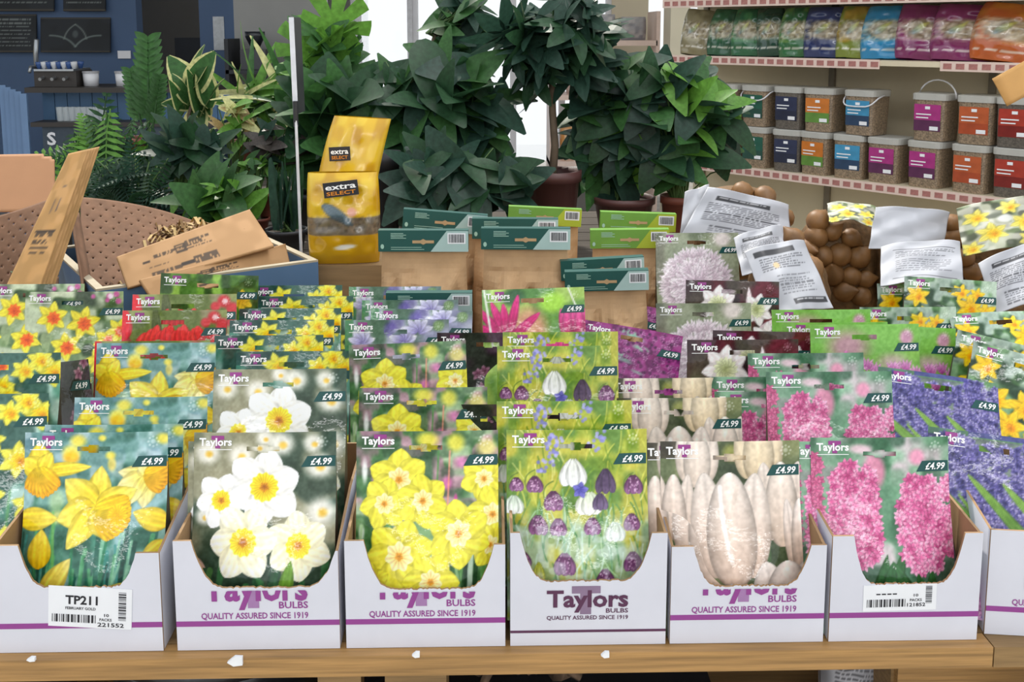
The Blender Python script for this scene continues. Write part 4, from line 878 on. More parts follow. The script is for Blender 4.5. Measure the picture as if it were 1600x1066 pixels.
def net_bag(xm, ym, wpx, hpx, zc, label, labels, bulbs, sd):
    c = on_depth(xm, ym, zc); w, h = wpx * zc / F, hpx * zc / F; zb = max(TZ + .002, c.z - h / 2 - .05)
    r = thing('net_bulb_bag', label, 'bulb bag', (c.x, c.y, zb), (0, 0, 0), 'net bags of bulbs with paper labels')
    n, k = 28, 20; th = np.linspace(0, 2 * math.pi, n + 1)[None]; ph = np.linspace(.02, math.pi - .02, k)[:, None]; H2 = (c.z + h / 2 - zb)
    b = (vnoise(k, n + 1, 6, 8, sd) - .5) * .35; b[:, -1] = b[:, 0]; rr = 1 + b * np.sin(ph)
    P = np.stack([w / 2 * np.sin(ph) ** .7 * np.cos(th) * rr, .07 * np.sin(ph) ** .7 * np.sin(th) * rr, H2 / 2 + H2 / 2 * np.cos(ph) + 0 * th], -1)
    link('net', grid_mesh('net', P[:, ::-1], M_net), r)
    rd = random.Random(sd)
    for (bx_, by_) in bulbs:
        q = on_depth(bx_, by_, zc - .065) - r.location; link('bulb', ME_BULB, r, loc=q, rot=(rd.uniform(0, 3), rd.uniform(0, 3), rd.uniform(0, 3)), scale=rd.uniform(.75, 1.05))
    for i, (qd, stl, bend) in enumerate(labels): sheet('paper_label', *qd, M_lab, r, pic=labpic(sd + i, stl), thick=.0012, bend=bend, wav=.003)
    return r
net_bag(1150, 345, 150, 110, 2.16, 'bulb bag with white printed label rising highest beside the allium pack',
        [(((1106, 292, 2.04), (1232, 320, 2.06), (1236, 400, 2.02), (1062, 372, 2.0)), 'text', .01), (((1070, 300, 2.1), (1108, 288, 2.1), (1110, 360, 2.06), (1062, 372, 2.06)), 'none', .0)], [(1160, 300), (1195, 308), (1225, 340)], 3)
net_bag(1225, 440, 130, 110, 1.92, 'bulb bag with tilted white label and round seal above the green meadow packs',
        [(((1162, 394, 1.80), (1256, 376, 1.83), (1302, 482, 1.75), (1206, 498, 1.72)), 'seal', .012), (((1146, 372, 1.90), (1220, 352, 1.92), (1240, 420, 1.86), (1160, 430, 1.84)), 'text', .008)], [(1268, 420), (1240, 372)], 8)
net_bag(1312, 410, 140, 165, 2.06, 'dark brown net full of bulbs with a yellow printed top', [(((1292, 318, 1.99), (1372, 326, 2.0), (1366, 356, 1.95), (1296, 346, 1.95)), 'daff', .01)],
        [(1275, 370), (1300, 362), (1330, 372), (1285, 400), (1312, 398), (1342, 402), (1300, 428), (1330, 432), (1352, 436), (1278, 345), (1262, 390), (1320, 455), (1345, 462)], 13)
net_bag(1430, 395, 120, 140, 2.00, 'bulb bag with two stacked white paper labels below the bucket shelf',
        [(((1368, 324, 1.90), (1484, 332, 1.92), (1470, 400, 1.88), (1358, 388, 1.86)), 'none', .012), (((1376, 386, 1.83), (1500, 378, 1.83), (1506, 446, 1.76), (1376, 446, 1.76)), 'box', .01)], [(1488, 350), (1492, 370)], 18)
net_bag(1560, 400, 130, 170, 1.98, 'bulb bag with daffodil print at the right picture edge',
        [(((1494, 326, 1.86), (1620, 306, 1.86), (1630, 385, 1.82), (1506, 400, 1.82)), 'daff', .014), (((1528, 412, 1.80), (1640, 370, 1.80), (1660, 470, 1.74), (1556, 490, 1.74)), 'text', .012)], [(1508, 402), (1520, 425)], 23)
kt = sheet('kraft_tag', (1551, 123, 2.9), (1668, 58, 2.9), (1692, 102, 2.9), (1574, 166, 2.9), mat('kraft_tag_card', '#c99a5c', .7, .06, 20), thick=.004)
tag(kt, 'plain orange-brown cardboard tag hanging into view at the upper right edge', 'tag')
ktc = link('string', MB().tube([on_depth(1640, 70, 2.9) - kt.location, on_depth(1640, 70, 2.9) - kt.location + Vector((0, 0, 1.4))], .0015, 5).mesh('string', M_kraft), kt)

# ---- things under the table
M_bp = mat('black_plastic', '#23262c', .3, .1, 12, bump=.3, coat=.3)
for (px, w, h, t) in ((60, .12, .20, 'left'), (330, .30, .215, 'right')):
    c = on_y(px if px > 100 else 20, 1058, 1.28); r_ = thing('black_tub', 'black plastic covered tub under the table, %s one' % t, 'tub', (c.x, 1.34, .541), group='black tubs under the table')
    MB().lathe([(w * .42, 0), (w * .5, h * .7), (w * .52, h * .78)], 24).build('body', M_bp, r_, True); MB().lathe([(w * .53, h * .78), (w * .53, h * .84), (w * .4, h * .98), (w * .15, h * 1.02), (.001, h * 1.02)], 24).build('cover', M_bp, r_, True)
M_bark = mat('driftwood_bark', '#6a5644', .85, .4, 25, stretch=(3, 3, .6), bump=.8)
r = random.Random(11); dn = ['leftmost', 'second from the left', 'middle', 'second from the right', 'rightmost']
for i in range(5):
    c = on_y(700 + i * 66, 1062, 1.26); c.z = .60; pts = []
    for k in range(9): pts.append((r.uniform(-.012, .012) + (k - 4) * .022, r.uniform(-.01, .01), .05 + .03 * math.sin(k * .8 + i) + r.uniform(-.008, .008)))
    o = thing('driftwood', 'gnarled brown driftwood root under the table, %s piece' % dn[i], 'driftwood', (c.x, 1.28 + .012 * (i % 2), .66), group='driftwood pieces under the table')
    MB().tube(pts, .032, 9, 0, .018).build('stem', M_bark, o, True)
    for j in range(3):
        b0 = Vector(pts[2 + j * 2]); MB().tube([b0, b0 + Vector((r.uniform(-.04, .04), -.03, .02)), b0 + Vector((r.uniform(-.07, .07), -.05, r.uniform(-.03, .03)))], .012, 6, 0, .005).build('branch', M_bark, o, True)
db = thing('driftwood_tray', 'dark tray holding the driftwood under the table', 'tray', (on_y(830, 1060, 1.28).x, 1.3, .541)); MB().box(-.25, .25, -.1, .1, 0, .085).box(-.26, .26, -.11, -.1, 0, .1).build('tray_body', M_bp, db)
c = on_y(1355, 1050, 1.3); o = thing('paper_sack', 'white and grey paper sack under the table at the right', 'sack', (c.x, 1.33, .541)); pk = labpic(40, 'text'); pillow('sack_film', o, .11, .21, .08, pk, M_lab, 9)
c = on_y(1520, 1050, 1.3); o = thing('pine_crate', 'slatted pine crate under the right end of the table', 'crate', (c.x, 1.32, .541))
for k in range(4): MB().box(-.14, .14, -.1, -.088, .012 + k * .053, .012 + k * .053 + .045).build('slat', M_pine, o)
for s_ in (-1, 0, 1): MB().box(s_ * .13 - .014, s_ * .13 + .014, -.088, .1, 0, .225).build('post', M_pine2, o)
# ------------------------------------------------------------------ right wall shelving with bird food
def proj(P):
    d = Vector(P) - CAM; z = d.dot(FW); return 800 + F * d.dot(RT) / z, PY - F * d.dot(UP) / z
Q0 = on_z(1450, 297, .87)
def SP(s, n, z): v = Q0 + SDIR * s + SNRM * n; return Vector((v.x, v.y, z))
def s_at(px, z, n=0.):
    a, b = -3., 6.
    for _ in range(40):
        m = (a + b) / 2
        if proj(SP(m, n, z))[0] > px: a = m
        else: b = m
    return (a + b) / 2
SA = R(-50)                                                  # objects on the shelf face the aisle
S0, S1 = -1.6, s_at(1034, 1.3)
wr = MB(); e = [SP(-2.2, -.40, 0), SP(S1 + .1, -.40, 0), SP(S1 + .1, -.52, 0), SP(-2.2, -.52, 0)]
wr.add(e + [q + Vector((0, 0, 3.2)) for q in e], [(0, 1, 5, 4), (1, 2, 6, 5), (2, 3, 7, 6), (3, 0, 4, 7), (4, 5, 6, 7), (3, 2, 1, 0)])
struct('wall_right', wr, M_cream)
M_shelf = mat('cream_shelf_steel', '#d8ccb0', .5, .04, 6); M_panel = mat('shelf_back_panel', '#d2c6aa', .6, .05, 5); M_strip = mat('pale_price_strip', '#e0c8bc', .4, .04); M_tick = mat('price_ticket', '#a8706a', .5, .2, 80)
un = thing('wall_shelving', 'cream steel wall shelving stocked with bird food', 'shelving', SP(0, 0, 0), (0, 0, SA))
# local frame of the unit: x runs towards -SDIR (nearer, right), y away from the aisle
L0, L1 = -S1, -S0
for i in range(4):
    a = L0 + (L1 - L0) * i / 4; MB().box(a + .006, a + (L1 - L0) / 4 - .006, .36, .38, .1, 2.2).build('back_panel', M_panel, un)
for i in range(5): a = L0 + (L1 - L0) * i / 4; MB().box(a - .015, a + .015, .345, .375, 0, 2.2).build('upright', mat('shelf_upright', '#7d7464', .5), un)
MB().box(L0, L1, .0, .38, 0, .1).build('plinth', M_shelf, un)
tk = MB().prism([(-.017, -.011), (.017, -.011), (.017, .011), (-.017, .011)], -.0015, 0).mesh('ticket', M_tick)
for z in (.87, 1.395, 1.67):
    MB().box(L0, L1, 0, .36, z - .022, z).build('shelf_board', M_shelf, un)
    a, gap = L0, (s_at(1470, z), s_at(1375, z))
    segs = [(L0, -gap[1]), (-gap[0], L1)] if 1.3 < z < 1.5 else [(L0, L1)]
    for x0, x1 in segs:
        sp_ = MB().box(x0, x1, -.004, 0, z - .036, z + .004).build('price_strip', M_strip, un); x = x0 + .03
        while x < x1 - .02: link('ticket', tk, sp_, loc=(x, -.004, z - .016)); x += .052
M_lid = mat('translucent_lid', '#b9b8b2', .35, .05, 10); M_seed = mat('mixed_seed', '#8b7862', .45, .5, 150, coat=.5); M_dseed = mat('dark_seed', '#5f5850', .45, .4, 150, coat=.5)
def sq_ring(w, z, n=24, e=5.): return [(w / 2 * math.copysign(abs(math.cos(t)) ** (2 / e), math.cos(t)), w / 2 * math.copysign(abs(math.sin(t)) ** (2 / e), math.sin(t)), z) for t in [2 * math.pi * (i + .5) / n for i in range(n)]]
def sq_loft(rings):
    m = MB(); n = len(rings[0]); m.add([p for r in rings for p in r], [(i * n + j, i * n + (j + 1) % n, (i + 1) * n + (j + 1) % n, (i + 1) * n + j) for i in range(len(rings) - 1) for j in range(n)] + [tuple(range(n - 1, -1, -1)), tuple(range((len(rings) - 1) * n, len(rings) * n))]); return m
BW, BH = .150, .180
ME_TUB = {k: sq_loft([sq_ring(BW * .93, 0), sq_ring(BW, BH)]).mesh('tub', m) for k, m in (('s', M_seed), ('d', M_dseed))}
ME_LID = sq_loft([sq_ring(BW * 1.05, BH - .012), sq_ring(BW * 1.06, BH + .012), sq_ring(BW * .98, BH + .016)]).mesh('lid', M_lid)
BCOL = dict(green=('#1e5a4a', '#234a40'), navy=('#28304e', '#1f263e'), orange=('#c8742a', '#5f8a3a'), sky=('#3f8fb8', '#27405e'), mag=('#a8327e', '#5a2a50'), red=('#b85a32', '#a84a2a'), dred=('#a83a2c', '#7a2420'))
_lab = {}
def label_mesh(c):
    if c not in _lab:
        a, b = BCOL[c]; w = BW * .78; m = MB(); yf = -BW * .497
        def q(x0, x1, z0, z1, o, mi): m.add([(x0, yf + (z0 - BH) * -.0 - o + (BH - z0) * .028, z0), (x1, yf - o + (BH - z0) * .028, z0), (x1, yf - o + (BH - z1) * .028, z1), (x0, yf - o + (BH - z1) * .028, z1)], [(0, 1, 2, 3)], mi)
        q(-w / 2, w / 2, .085, .150, .001, 0); q(-w / 2, w / 2, .040, .085, .001, 1); q(w * .1, w * .42, .044, .060, .002, 2); q(-.01, .012, .130, .142, .002, 2)
        for i in range(2): q(-w * .42, w * (.05 + .1 * i), .092 + .014 * i, .097 + .014 * i, .002, 2)
        _lab[c] = m.mesh('label', [mat('label_' + c, a, .35), mat('label_low_' + c, b, .35), M_stk])
    return _lab[c]
def bucket(px, row, c, label, handle=None, seeds='s'):
    z = .8705 + row * (BH + .0185); s = s_at(px, z, -.11); r = thing('feed_bucket', label, 'bucket', SP(s, -.11, z), (0, 0, SA + R(random.uniform(-5, 5))), 'bird feed buckets on the wall shelf')
    link('tub', ME_TUB[seeds], r); link('lid', ME_LID, r); link('label', label_mesh(c), r)
    if handle:
        up_ = handle == 'up'; pts = [(BW * .555 * (math.cos(t) if up_ else math.copysign(abs(math.cos(t)) ** .45, math.cos(t))), -(0 if up_ else BW * .565) * math.sin(t) ** .45 if t < 3.14 else 0, BH - .006 + (.075 if up_ else -.05) * math.sin(t)) for t in [math.pi * i / 12 for i in range(13)]]
        MB().tube(pts, .0035, 6).build('handle', M_white, r, True)
    return r
for (px, c, nm, h, sd) in ((1143, 'green', 'half hidden by the plant', None, 's'), (1190, 'green', 'green labelled', 'front', 's'), (1241, 'navy', 'navy labelled', None, 'd'), (1288, 'orange', 'orange and green labelled', None, 's'), (1353, 'sky', 'sky blue labelled with hanging white handle', 'front', 's'), (1461, 'mag', 'magenta labelled with raised handle', 'up', 's'), (1531, 'red', 'orange-red labelled', None, 's'), (1592, 'dred', 'dark red labelled, at the picture edge', None, 'd')):
    bucket(px, 1, c, 'clear feed bucket in the upper row, ' + nm, h, sd)
for (px, c, nm, sd) in ((1143, 'green', 'half hidden by the plant', 's'), (1189, 'green', 'dark green labelled', 's'), (1238, 'navy', 'navy labelled', 'd'), (1283, 'orange', 'orange and green labelled', 's'), (1334, 'sky', 'sky blue labelled', 's'), (1389, 'mag', 'first magenta labelled, under the empty gap', 's'), (1453, 'mag', 'magenta labelled, under another magenta one', 's'), (1523, 'red', 'orange-red labelled', 's'), (1588, 'dred', 'dark red labelled, at the picture edge', 'd')):
    bucket(px, 0, c, 'clear feed bucket in the lower row, ' + nm, None, sd)
def bagpic(a, b, seed):
    p = Pic(25, 33, 100, 130); p.c[:] = C3(a); p.noise([b], 4, seed, .5); p.blob(50, 62, 44, 30, '#9a8c70', .9, .4); p.noise(['#d8c8a0', '#5f5444', '#e8e4d8'], 20, seed + 2, .45, y0=38, y1=88)
    p.petal(30, 74, 50, 40, 7, '#8aa0b0', '#d8d060'); p.rect(0, 100, 96, 130, a, .9); p.textlines(8, 84, 102, 120, 3, '#e8e4dc', .5); return p
BAGS = [(1086, '#8c8468', '#b8b090', 44, 'clear mixed seed'), (1126, '#2c5a44', '#3a7a50', 40, 'first dark green'), (1166, '#2a6446', '#58a060', 44, 'second green'), (1205, '#1f4438', '#2c5a44', 38, 'third, darkest green'), (1243, '#2f6a44', '#98b050', 46, 'green with pale seed'), (1290, '#2b3766', '#3c4a84', 60, 'navy blue'), (1334, '#7c8a3a', '#d08a30', 50, 'orange and green'), (1384, '#2a86b8', '#3f9fd0', 66, 'sky blue'), (1440, '#7a2a5e', '#8c3470', 70, 'first magenta'), (1500, '#7e2a60', '#933676', 76, 'second magenta'), (1568, '#b85a2a', '#d8a030', 86, 'orange and yellow')]
for i, (px, a, b, wpx, nm) in enumerate(BAGS):
    s = s_at(px, 1.4, -.14); P = SP(s, -.14, 1.396); dz = (P - CAM).dot(FW); w = wpx * dz / F / .76
    r = thing('bird_food_bag', 'shiny plastic bird food bag on the upper shelf, ' + nm + ' one', 'food bag', P, (R(-14), R(random.uniform(-4, 8)), SA + R(14)), 'bird food bags on the upper shelf')
    pillow('film', r, w, .235, .09, bagpic(a, b, i * 5 + 2), M_plastic, i + 40, random.uniform(-.02, .02), .014, .22)

# ------------------------------------------------------------------ cafe corner at the back
M_top = mat('dark_counter_top', '#37322f', .5, .1, 8); M_cb = mat('blue_counter_boards', '#4f7398', .55, .08, 6)
CY = 7.3
def cX(px): return on_y(px, 140, CY).x
def cZ(py): return on_y(100, py, CY).z
ct = thing('cafe_counter', 'blue boarded cafe counter with dark worktop below the blackboards', 'counter', (cX(120), CY, 0))
ox = cX(120)
MB().box(cX(38) - ox, cX(330) - ox, 0, .55, cZ(145), cZ(137)).build('worktop', M_top, ct)
x = cX(46)
while x < cX(330): MB().box(x - ox, x - ox + .085, .20, .22, cZ(192), cZ(145)).build('board', M_cb, ct); x += .09
MB().box(cX(46) - ox, cX(330) - ox, -.02, .20, cZ(198), cZ(191)).build('ledge', M_top, ct)
MB().box(cX(62) - ox, cX(330) - ox, 0, .20, 0, cZ(198)).build('dark_front', mat('counter_front_dark', '#3a4652', .6), ct)
ep = MB(); x = 0
for k in range(5): MB().box(cX(-12 + k * 11) - ox, cX(-12 + k * 11 + 10.4) - ox, -.02 - .03 * (k - 4), .0 - .03 * (k - 4), 0, cZ(134 + k * 3)).build('end_board', mat('pale_blue_boards', '#6f8db4', .5, .06, 6), ct)
g = MB(); v, f = text_fit('S', cX(69) - ox, cX(83) - ox, cZ(226), cZ(207) - cZ(226), .03); g.add([(a, -.004, b) for a, b in v], f); g.build('painted_letter', M_white, ct)
def on_counter(px): return Vector((cX(px), CY + .2, cZ(137) + .001))
em = thing('coffee_machine', 'dark espresso machine loaded with blue and white cups on the counter', 'coffee machine', on_counter(78)); s_ = CY / F * 1.02
MB().box(-32 * s_, 32 * s_, -.1, .2, 0, 24 * s_).build('body', M_top, em); MB().box(-30 * s_, 30 * s_, -.12, .2, 24 * s_, 27 * s_).build('cup_tray', mat('brushed_steel', '#a8acb0', .3, .05, metal=.8), em)
M_cup = [mat('blue_cup_glaze', '#3a5a94', .2), mat('white_cup_glaze', '#d8dade', .2)]; cu = [MB().lathe([(.012, 0), (.022, .03), (.025, .05)], 10).mesh('cup', m, True) for m in M_cup]
for i in range(8):
    for j in range(2): link('cup', cu[(i + j) % 2], em, loc=((-27 + i * 7.6) * s_, -.06 + j * .12, 27 * s_ + .0 + .0))
for k in range(3): MB().tube([((-18 + k * 18) * s_, -.1, 14 * s_), ((-18 + k * 18) * s_, -.16, 12 * s_)], .012, 8).build('group_head', mat('brushed_steel', '#a8acb0', .3), em)
tp_ = thing('beer_tap', 'tall chrome tap at the left end of the counter', 'tap', on_counter(40)); MB().tube([(0, 0, 0), (0, 0, 50 * s_), (.02, -.02, 72 * s_)], .018, 8).build('column', mat('brushed_steel', '#a8acb0', .3), tp_, True); MB().tube([(0, 0, 30 * s_), (0, -.1, 30 * s_), (0, -.12, 22 * s_)], .012, 8).build('spout', mat('brushed_steel', '#a8acb0', .3), tp_, True)
for (px, w, nm) in ((126, 12, 'right of the coffee machine'), (179, 13, 'beside the doorway')):
    r = thing('white_tub', 'plain white tub on the counter ' + nm, 'tub', on_counter(px), group='white tubs on the counter'); MB().lathe([(w * .9 * s_, 0), (w * s_, 20 * s_)], 18).build('body', M_white, r, True); MB().lathe([(w * 1.05 * s_, 20 * s_), (w * 1.05 * s_, 23 * s_)], 18).build('lid', mat('grey_lid', '#b0b0b4', .5), r)
gl = MB().lathe([(.024, 0), (.030, .10), (.028, .10), (.022, .006)], 12, caps=True).mesh('glass', mat('clear_glassware', '#d4dce0', .08, 0, alpha=.55))
ord_ = ['first', 'second', 'third', 'fourth', 'fifth', 'sixth', 'seventh', 'eighth']
for i in range(8):
    o = link('drinking_glass', gl, None, loc=(cX(84 + i * 9.6), CY + .09, cZ(191) + .001)); tag(o, 'clear drinking glass on the counter ledge, %s from the left' % ord_[i], 'glass', 'glasses on the counter ledge')
def boardpic(seed, drawing=False):
    p = Pic(61, 41, 150, 100); p.c[:] = C3('#25282b'); p.noise(['#30343a'], 5, seed, .5); p.rect(0, 150, 0, 3, '#4a4640'); p.rect(0, 150, 97, 100, '#4a4640')
    if drawing:
        for k in (-1, 1): p.stroke(75, 20, 75 + k * 24, 62, 2.6, '#8c9690', .8, -.2 * k); p.stroke(75 + k * 55, 52, 75, 84, 4, '#7f8c88', .8, .3 * k)
        p.blob(75, 48, 8, 14, '#6f7a78', .5)
    else: p.textlines(12, 136, 12, 90, 8, '#7f8684', .35)
    return p
M_chalk = mat_print('chalk_on_blackboard', .8)
for (x0, x1, y0, y1, nm, dr) in ((-40, 80, -60, 17, 'upper left, filling the picture corner', False), (94, 160, -60, 17, 'upper right above the chalk drawing', False), (-40, 48, 22, 82, 'lower left with chalk lines', False), (54, 164, 27, 82, 'lower right with a chalk drawing', True)):
    o = sheet('blackboard', (x0, y0, 8.3), (x1, y0, 8.3), (x1, y1, 8.3), (x0, y1, 8.3), M_chalk, pic=boardpic(int(x1), dr), thick=.02)
    o.location.y = BY - .03; tag(o, 'cafe blackboard, ' + nm, 'blackboard', 'blackboards on the blue wall')
o = MB().box(bx(183) - bx(193), bx(203) - bx(193), -.015, 0, 0, bz(79) - bz(91)).build('switch_plate', M_white, None, loc=(bx(193), BY - .001, bz(91))); tag(o, 'white double switch plate on the blue wall', 'switch')
o = MB().box(-.045, .045, -.006, 0, 0, bz(26) - bz(78)).build('paper_notice', mat('notice_paper', '#b8bcc0', .6), None, loc=(bx(342), BY - .001, bz(78))); tag(o, 'pale paper notice on the blue pier beside the doorway', 'notice')
fr_ = thing('dark_cabinet', 'dark appliance standing inside the kitchen doorway', 'appliance', (bx(270), BY + .7, 0)); MB().box(-.2, .22, 0, .4, 0, bz(60)).build('body', M_dark, fr_); MB().box(.19, .21, -.02, 0, .8, bz(60) - .02).build('edge_trim', M_white, fr_)
sh = thing('back_shelf', 'dark shelf unit with equipment against the grey back wall', 'shelf unit', (bx(425), BY - .45, 0))
for z in (bz(106), bz(190)): MB().box(-.28, .3, 0, .4, z - .03, z).build('shelf_board', M_dark, sh)
for x in (-.27, .28): MB().box(x - .015, x + .015, 0, .4, 0, bz(60)).build('upright', M_dark, sh)
co = thing('grinder', 'black coffee grinder on the back shelf', 'grinder', (bx(410), BY - .28, bz(106) + .001)); MB().box(-.1, .1, -.1, .1, 0, .16).build('body', M_bp, co); MB().lathe([(.03, .16), (.08, .26), (.08, .3)], 14).build('hopper', M_bp, co, True)
o = MB().box(-.09, .09, -.03, 0, 0, bz(28) - bz(66)).build('wall_screen', mat('dark_screen', '#1d2024', .3), None, loc=(bx(481), BY - .001, bz(66))); tag(o, 'small dark screen mounted on the grey back wall', 'screen')
# stock on the far shelf glimpsed through the plants
fs_ = thing('far_shelf', 'cream shelf unit by the window with orange and white goods', 'shelf unit', (bx(930), BY - .75, 0))
for z in (bz(62), bz(140), bz(235)): MB().box(-.42, .4, 0, .45, z - .04, z).build('shelf_board', M_strip, fs_)
for x in (-.42, .39): MB().box(x, x + .03, .0, .45, 0, bz(20)).build('upright', M_strip, fs_)
for k, (px, z, c, w, h) in enumerate(((880, 235, '#d89a50', .12, .26), (905, 235, '#e8d4b0', .10, .22), (890, 140, '#b09890', .14, .24), (920, 140, '#a89088', .12, .2), (950, 140, '#98807a', .14, .24), (930, 62, '#9a9aa0', .2, .2), (975, 62, '#8a8a90', .2, .18))):
    o = thing('goods_bag', 'packaged goods bag on the far cream shelf, %s' % ('orange one low down', 'cream one low down', 'leftmost in the middle', 'second in the middle', 'third in the middle', 'left one on top', 'right one on top')[k], 'goods bag', (bx(px), BY - .55, bz(z) + .001), group='goods on the far shelf')
    p = Pic(13, 17, 100, 130); p.c[:] = C3(c); p.noise(['#e8e0d8', c], 5, k, .5); pillow('film', o, w, h, .08, p, M_lab, k + 70)

# ------------------------------------------------------------------ plants behind the table
def leaf_mat(name, col, rough=.42, var=.25): return mat(name, col, rough, var, 14, spec=.35)
M_l = [leaf_mat('leaf_dark', '#2a4a30'), leaf_mat('leaf_mid', '#3a6234'), leaf_mat('leaf_blue_green', '#2b463a'), leaf_mat('leaf_bright', '#5f9038'), leaf_mat('leaf_cream', '#c9c88c'), leaf_mat('leaf_plum', '#4a4440'), leaf_mat('leaf_pinkish', '#a08a5c')]
for m in M_l:                                                   # thin leaves let some of the sun through
    p = m.node_tree.nodes['Principled BSDF']; nt = m.node_tree; out = [n for n in nt.nodes if n.type == 'OUTPUT_MATERIAL'][0]
    tr = nt.nodes.new('ShaderNodeBsdfTranslucent'); mx = nt.nodes.new('ShaderNodeMixShader'); mx.inputs[0].default_value = .3
    src = p.inputs['Base Color'].links[0].from_socket; nt.links.new(src, tr.inputs[0]); nt.links.new(p.outputs[0], mx.inputs[1]); nt.links.new(tr.outputs[0], mx.inputs[2]); nt.links.new(mx.outputs[0], out.inputs[0])
def blade(mb, base, d, up, L, wd, p=.7, q=.75, droop=.15, fold=.12, n=6, mi=0, margin=None):
    """one leaf blade from base along d"""
    d = d.normalized(); x = d.cross(up).normalized(); z = x.cross(d); vs, fs, ms = [], [], []; cols = 5 if margin is not None else 3
    for i in range(n + 1):
        t = i / n; hw = wd * math.sin(math.pi * min(max(t, .015), .985) ** p) ** q; c = base + d * (L * t) - Vector((0, 0, 1)) * (droop * L * t * t)
        for s in ((-1, -.72, 0, .72, 1) if cols == 5 else (-1, 0, 1)): vs.append(c + x * (hw * s) + z * (abs(s) * fold * hw))
    for i in range(n):
        for j in range(cols - 1):
            a = i * cols + j; fs.append((a, a + 1, a + cols + 1, a + cols)); ms.append(margin if (margin is not None and j in (0, cols - 2)) else mi)
    mb.add(vs, fs, ms)
Z3 = Vector((0, 0, 0)); YD = Vector((0, 1, 0)); ZU = Vector((0, 0, 1))
def leafmesh(kind, mats):
    m = MB()
    if kind == 'ovate': blade(m, Z3, YD, ZU, 1, .19, .8, .75, .22, .16, 9)
    elif kind == 'broad': blade(m, Z3, YD, ZU, 1, .27, .78, .70, .34, .14, 10)
    elif kind == 'strap': blade(m, Z3, YD, ZU, 1, .055, .5, .5, .35, .3, 8)
    elif kind == 'upright': blade(m, Z3, YD, ZU, 1, .06, .5, .4, .02, .2, 6)
    elif kind == 'varieg': blade(m, Z3, YD, ZU, 1, .26, .75, .65, .12, .15, 7, 0, 1)
    elif kind == 'zz':
        m.tube([Z3, (0, .5, 0), (0, 1, -.05)], .02, 5, 0, .008)
        for i in range(11):
            t = .15 + .8 * i / 10
            for s in (-1, 1): blade(m, Vector((0, t, 0)), Vector((s * .8, .62, .1)), ZU, .26 * (1 - .35 * t), .05, .7, .7, .1, .1, 4)
    elif kind == 'fern':
        for i in range(14):
            t = .06 + .92 * i / 13; y = t; z = -.35 * t * t
            for s in (-1, 1): blade(m, Vector((0, y, z)), Vector((s, .35, -.1)), ZU, .22 * math.sin(math.pi * min(.97, t * .9 + .08)) + .03, .028, .6, .6, .1, .1, 2)
        m.tube([(0, t, -.35 * t * t) for t in (0, .25, .5, .75, 1)], .008, 4)
    elif kind == 'umbrella':
        for k in range(8): a = 2 * math.pi * k / 8; blade(m, Vector((math.cos(a) * .05, .25 + math.sin(a) * .05, 0)), Vector((math.cos(a), math.sin(a), -.12)), ZU, .62, .13, .8, .7, .2, .1, 5)
        m.tube([Z3, (0, .25, 0)], .012, 4)
    elif kind == 'monstera':
        out = []; n = 44
        for i in range(n + 1):
            a = -math.pi * .5 + 2 * math.pi * i / n; rr = .5 * (1 - .12 * math.cos(a + math.pi / 2)) * (.45 if (i % 5 == 2 and 5 < i < n - 5) else 1)
            if i in (0, n): rr = .12
            out.append(Vector((rr * math.cos(a) * .95, .5 + rr * math.sin(a), -.25 * (rr * math.cos(a)) ** 2 - .1 * (rr * math.sin(a)) ** 2)))
        m.add([Vector((0, .5, 0))] + out, [(0, i, i + 1) for i in range(1, len(out))])
    return m.mesh('leaf', mats, kind not in ('zz', 'fern', 'umbrella'))
LM = {}
def lm(kind, *mi):
    if (kind, mi) not in LM: LM[(kind, mi)] = leafmesh(kind, [M_l[i] for i in mi])
    return LM[(kind, mi)]
M_terra = mat('terracotta_plastic', '#7a4436', .55, .08, 12); M_brown = mat('brown_plastic_pot', '#5a3a38', .45, .06, 10); M_blackp = mat('black_plastic_pot', '#2c2e32', .45, .06, 10); M_soil = mat('potting_soil', '#352a22', .9, .4, 60); M_stem = mat('green_stem', '#4f6a38', .5, .2, 20); M_trunk = mat('grey_brown_trunk', '#6a5c4c', .8, .25, 20)
def pot(root, r, h, m):
    MB().lathe([(r * .72, 0), (r * .94, h * .86), (r * 1.02, h * .86), (r * 1.03, h), (r * .93, h), (r * .9, h * .9)], 22, caps=False).add([], []).build('pot', m, root, True)
    MB().lathe([(.001, h * .88), (r * .9, h * .89)], 18, caps=False).build('soil', M_soil, root)
def put_leaf(root, me, pos, d, up, sc):
    d = d.normalized(); x = d.cross(up); x = x.normalized() if x.length > 1e-4 else Vector((1, 0, 0)); z = x.cross(d)
    o = link('leaf', me, root); o.matrix_local = Matrix.Translation(pos) @ Matrix((x, d, z)).transposed().to_4x4() @ Matrix.Diagonal((sc, sc, sc, 1))
BENCH = {}
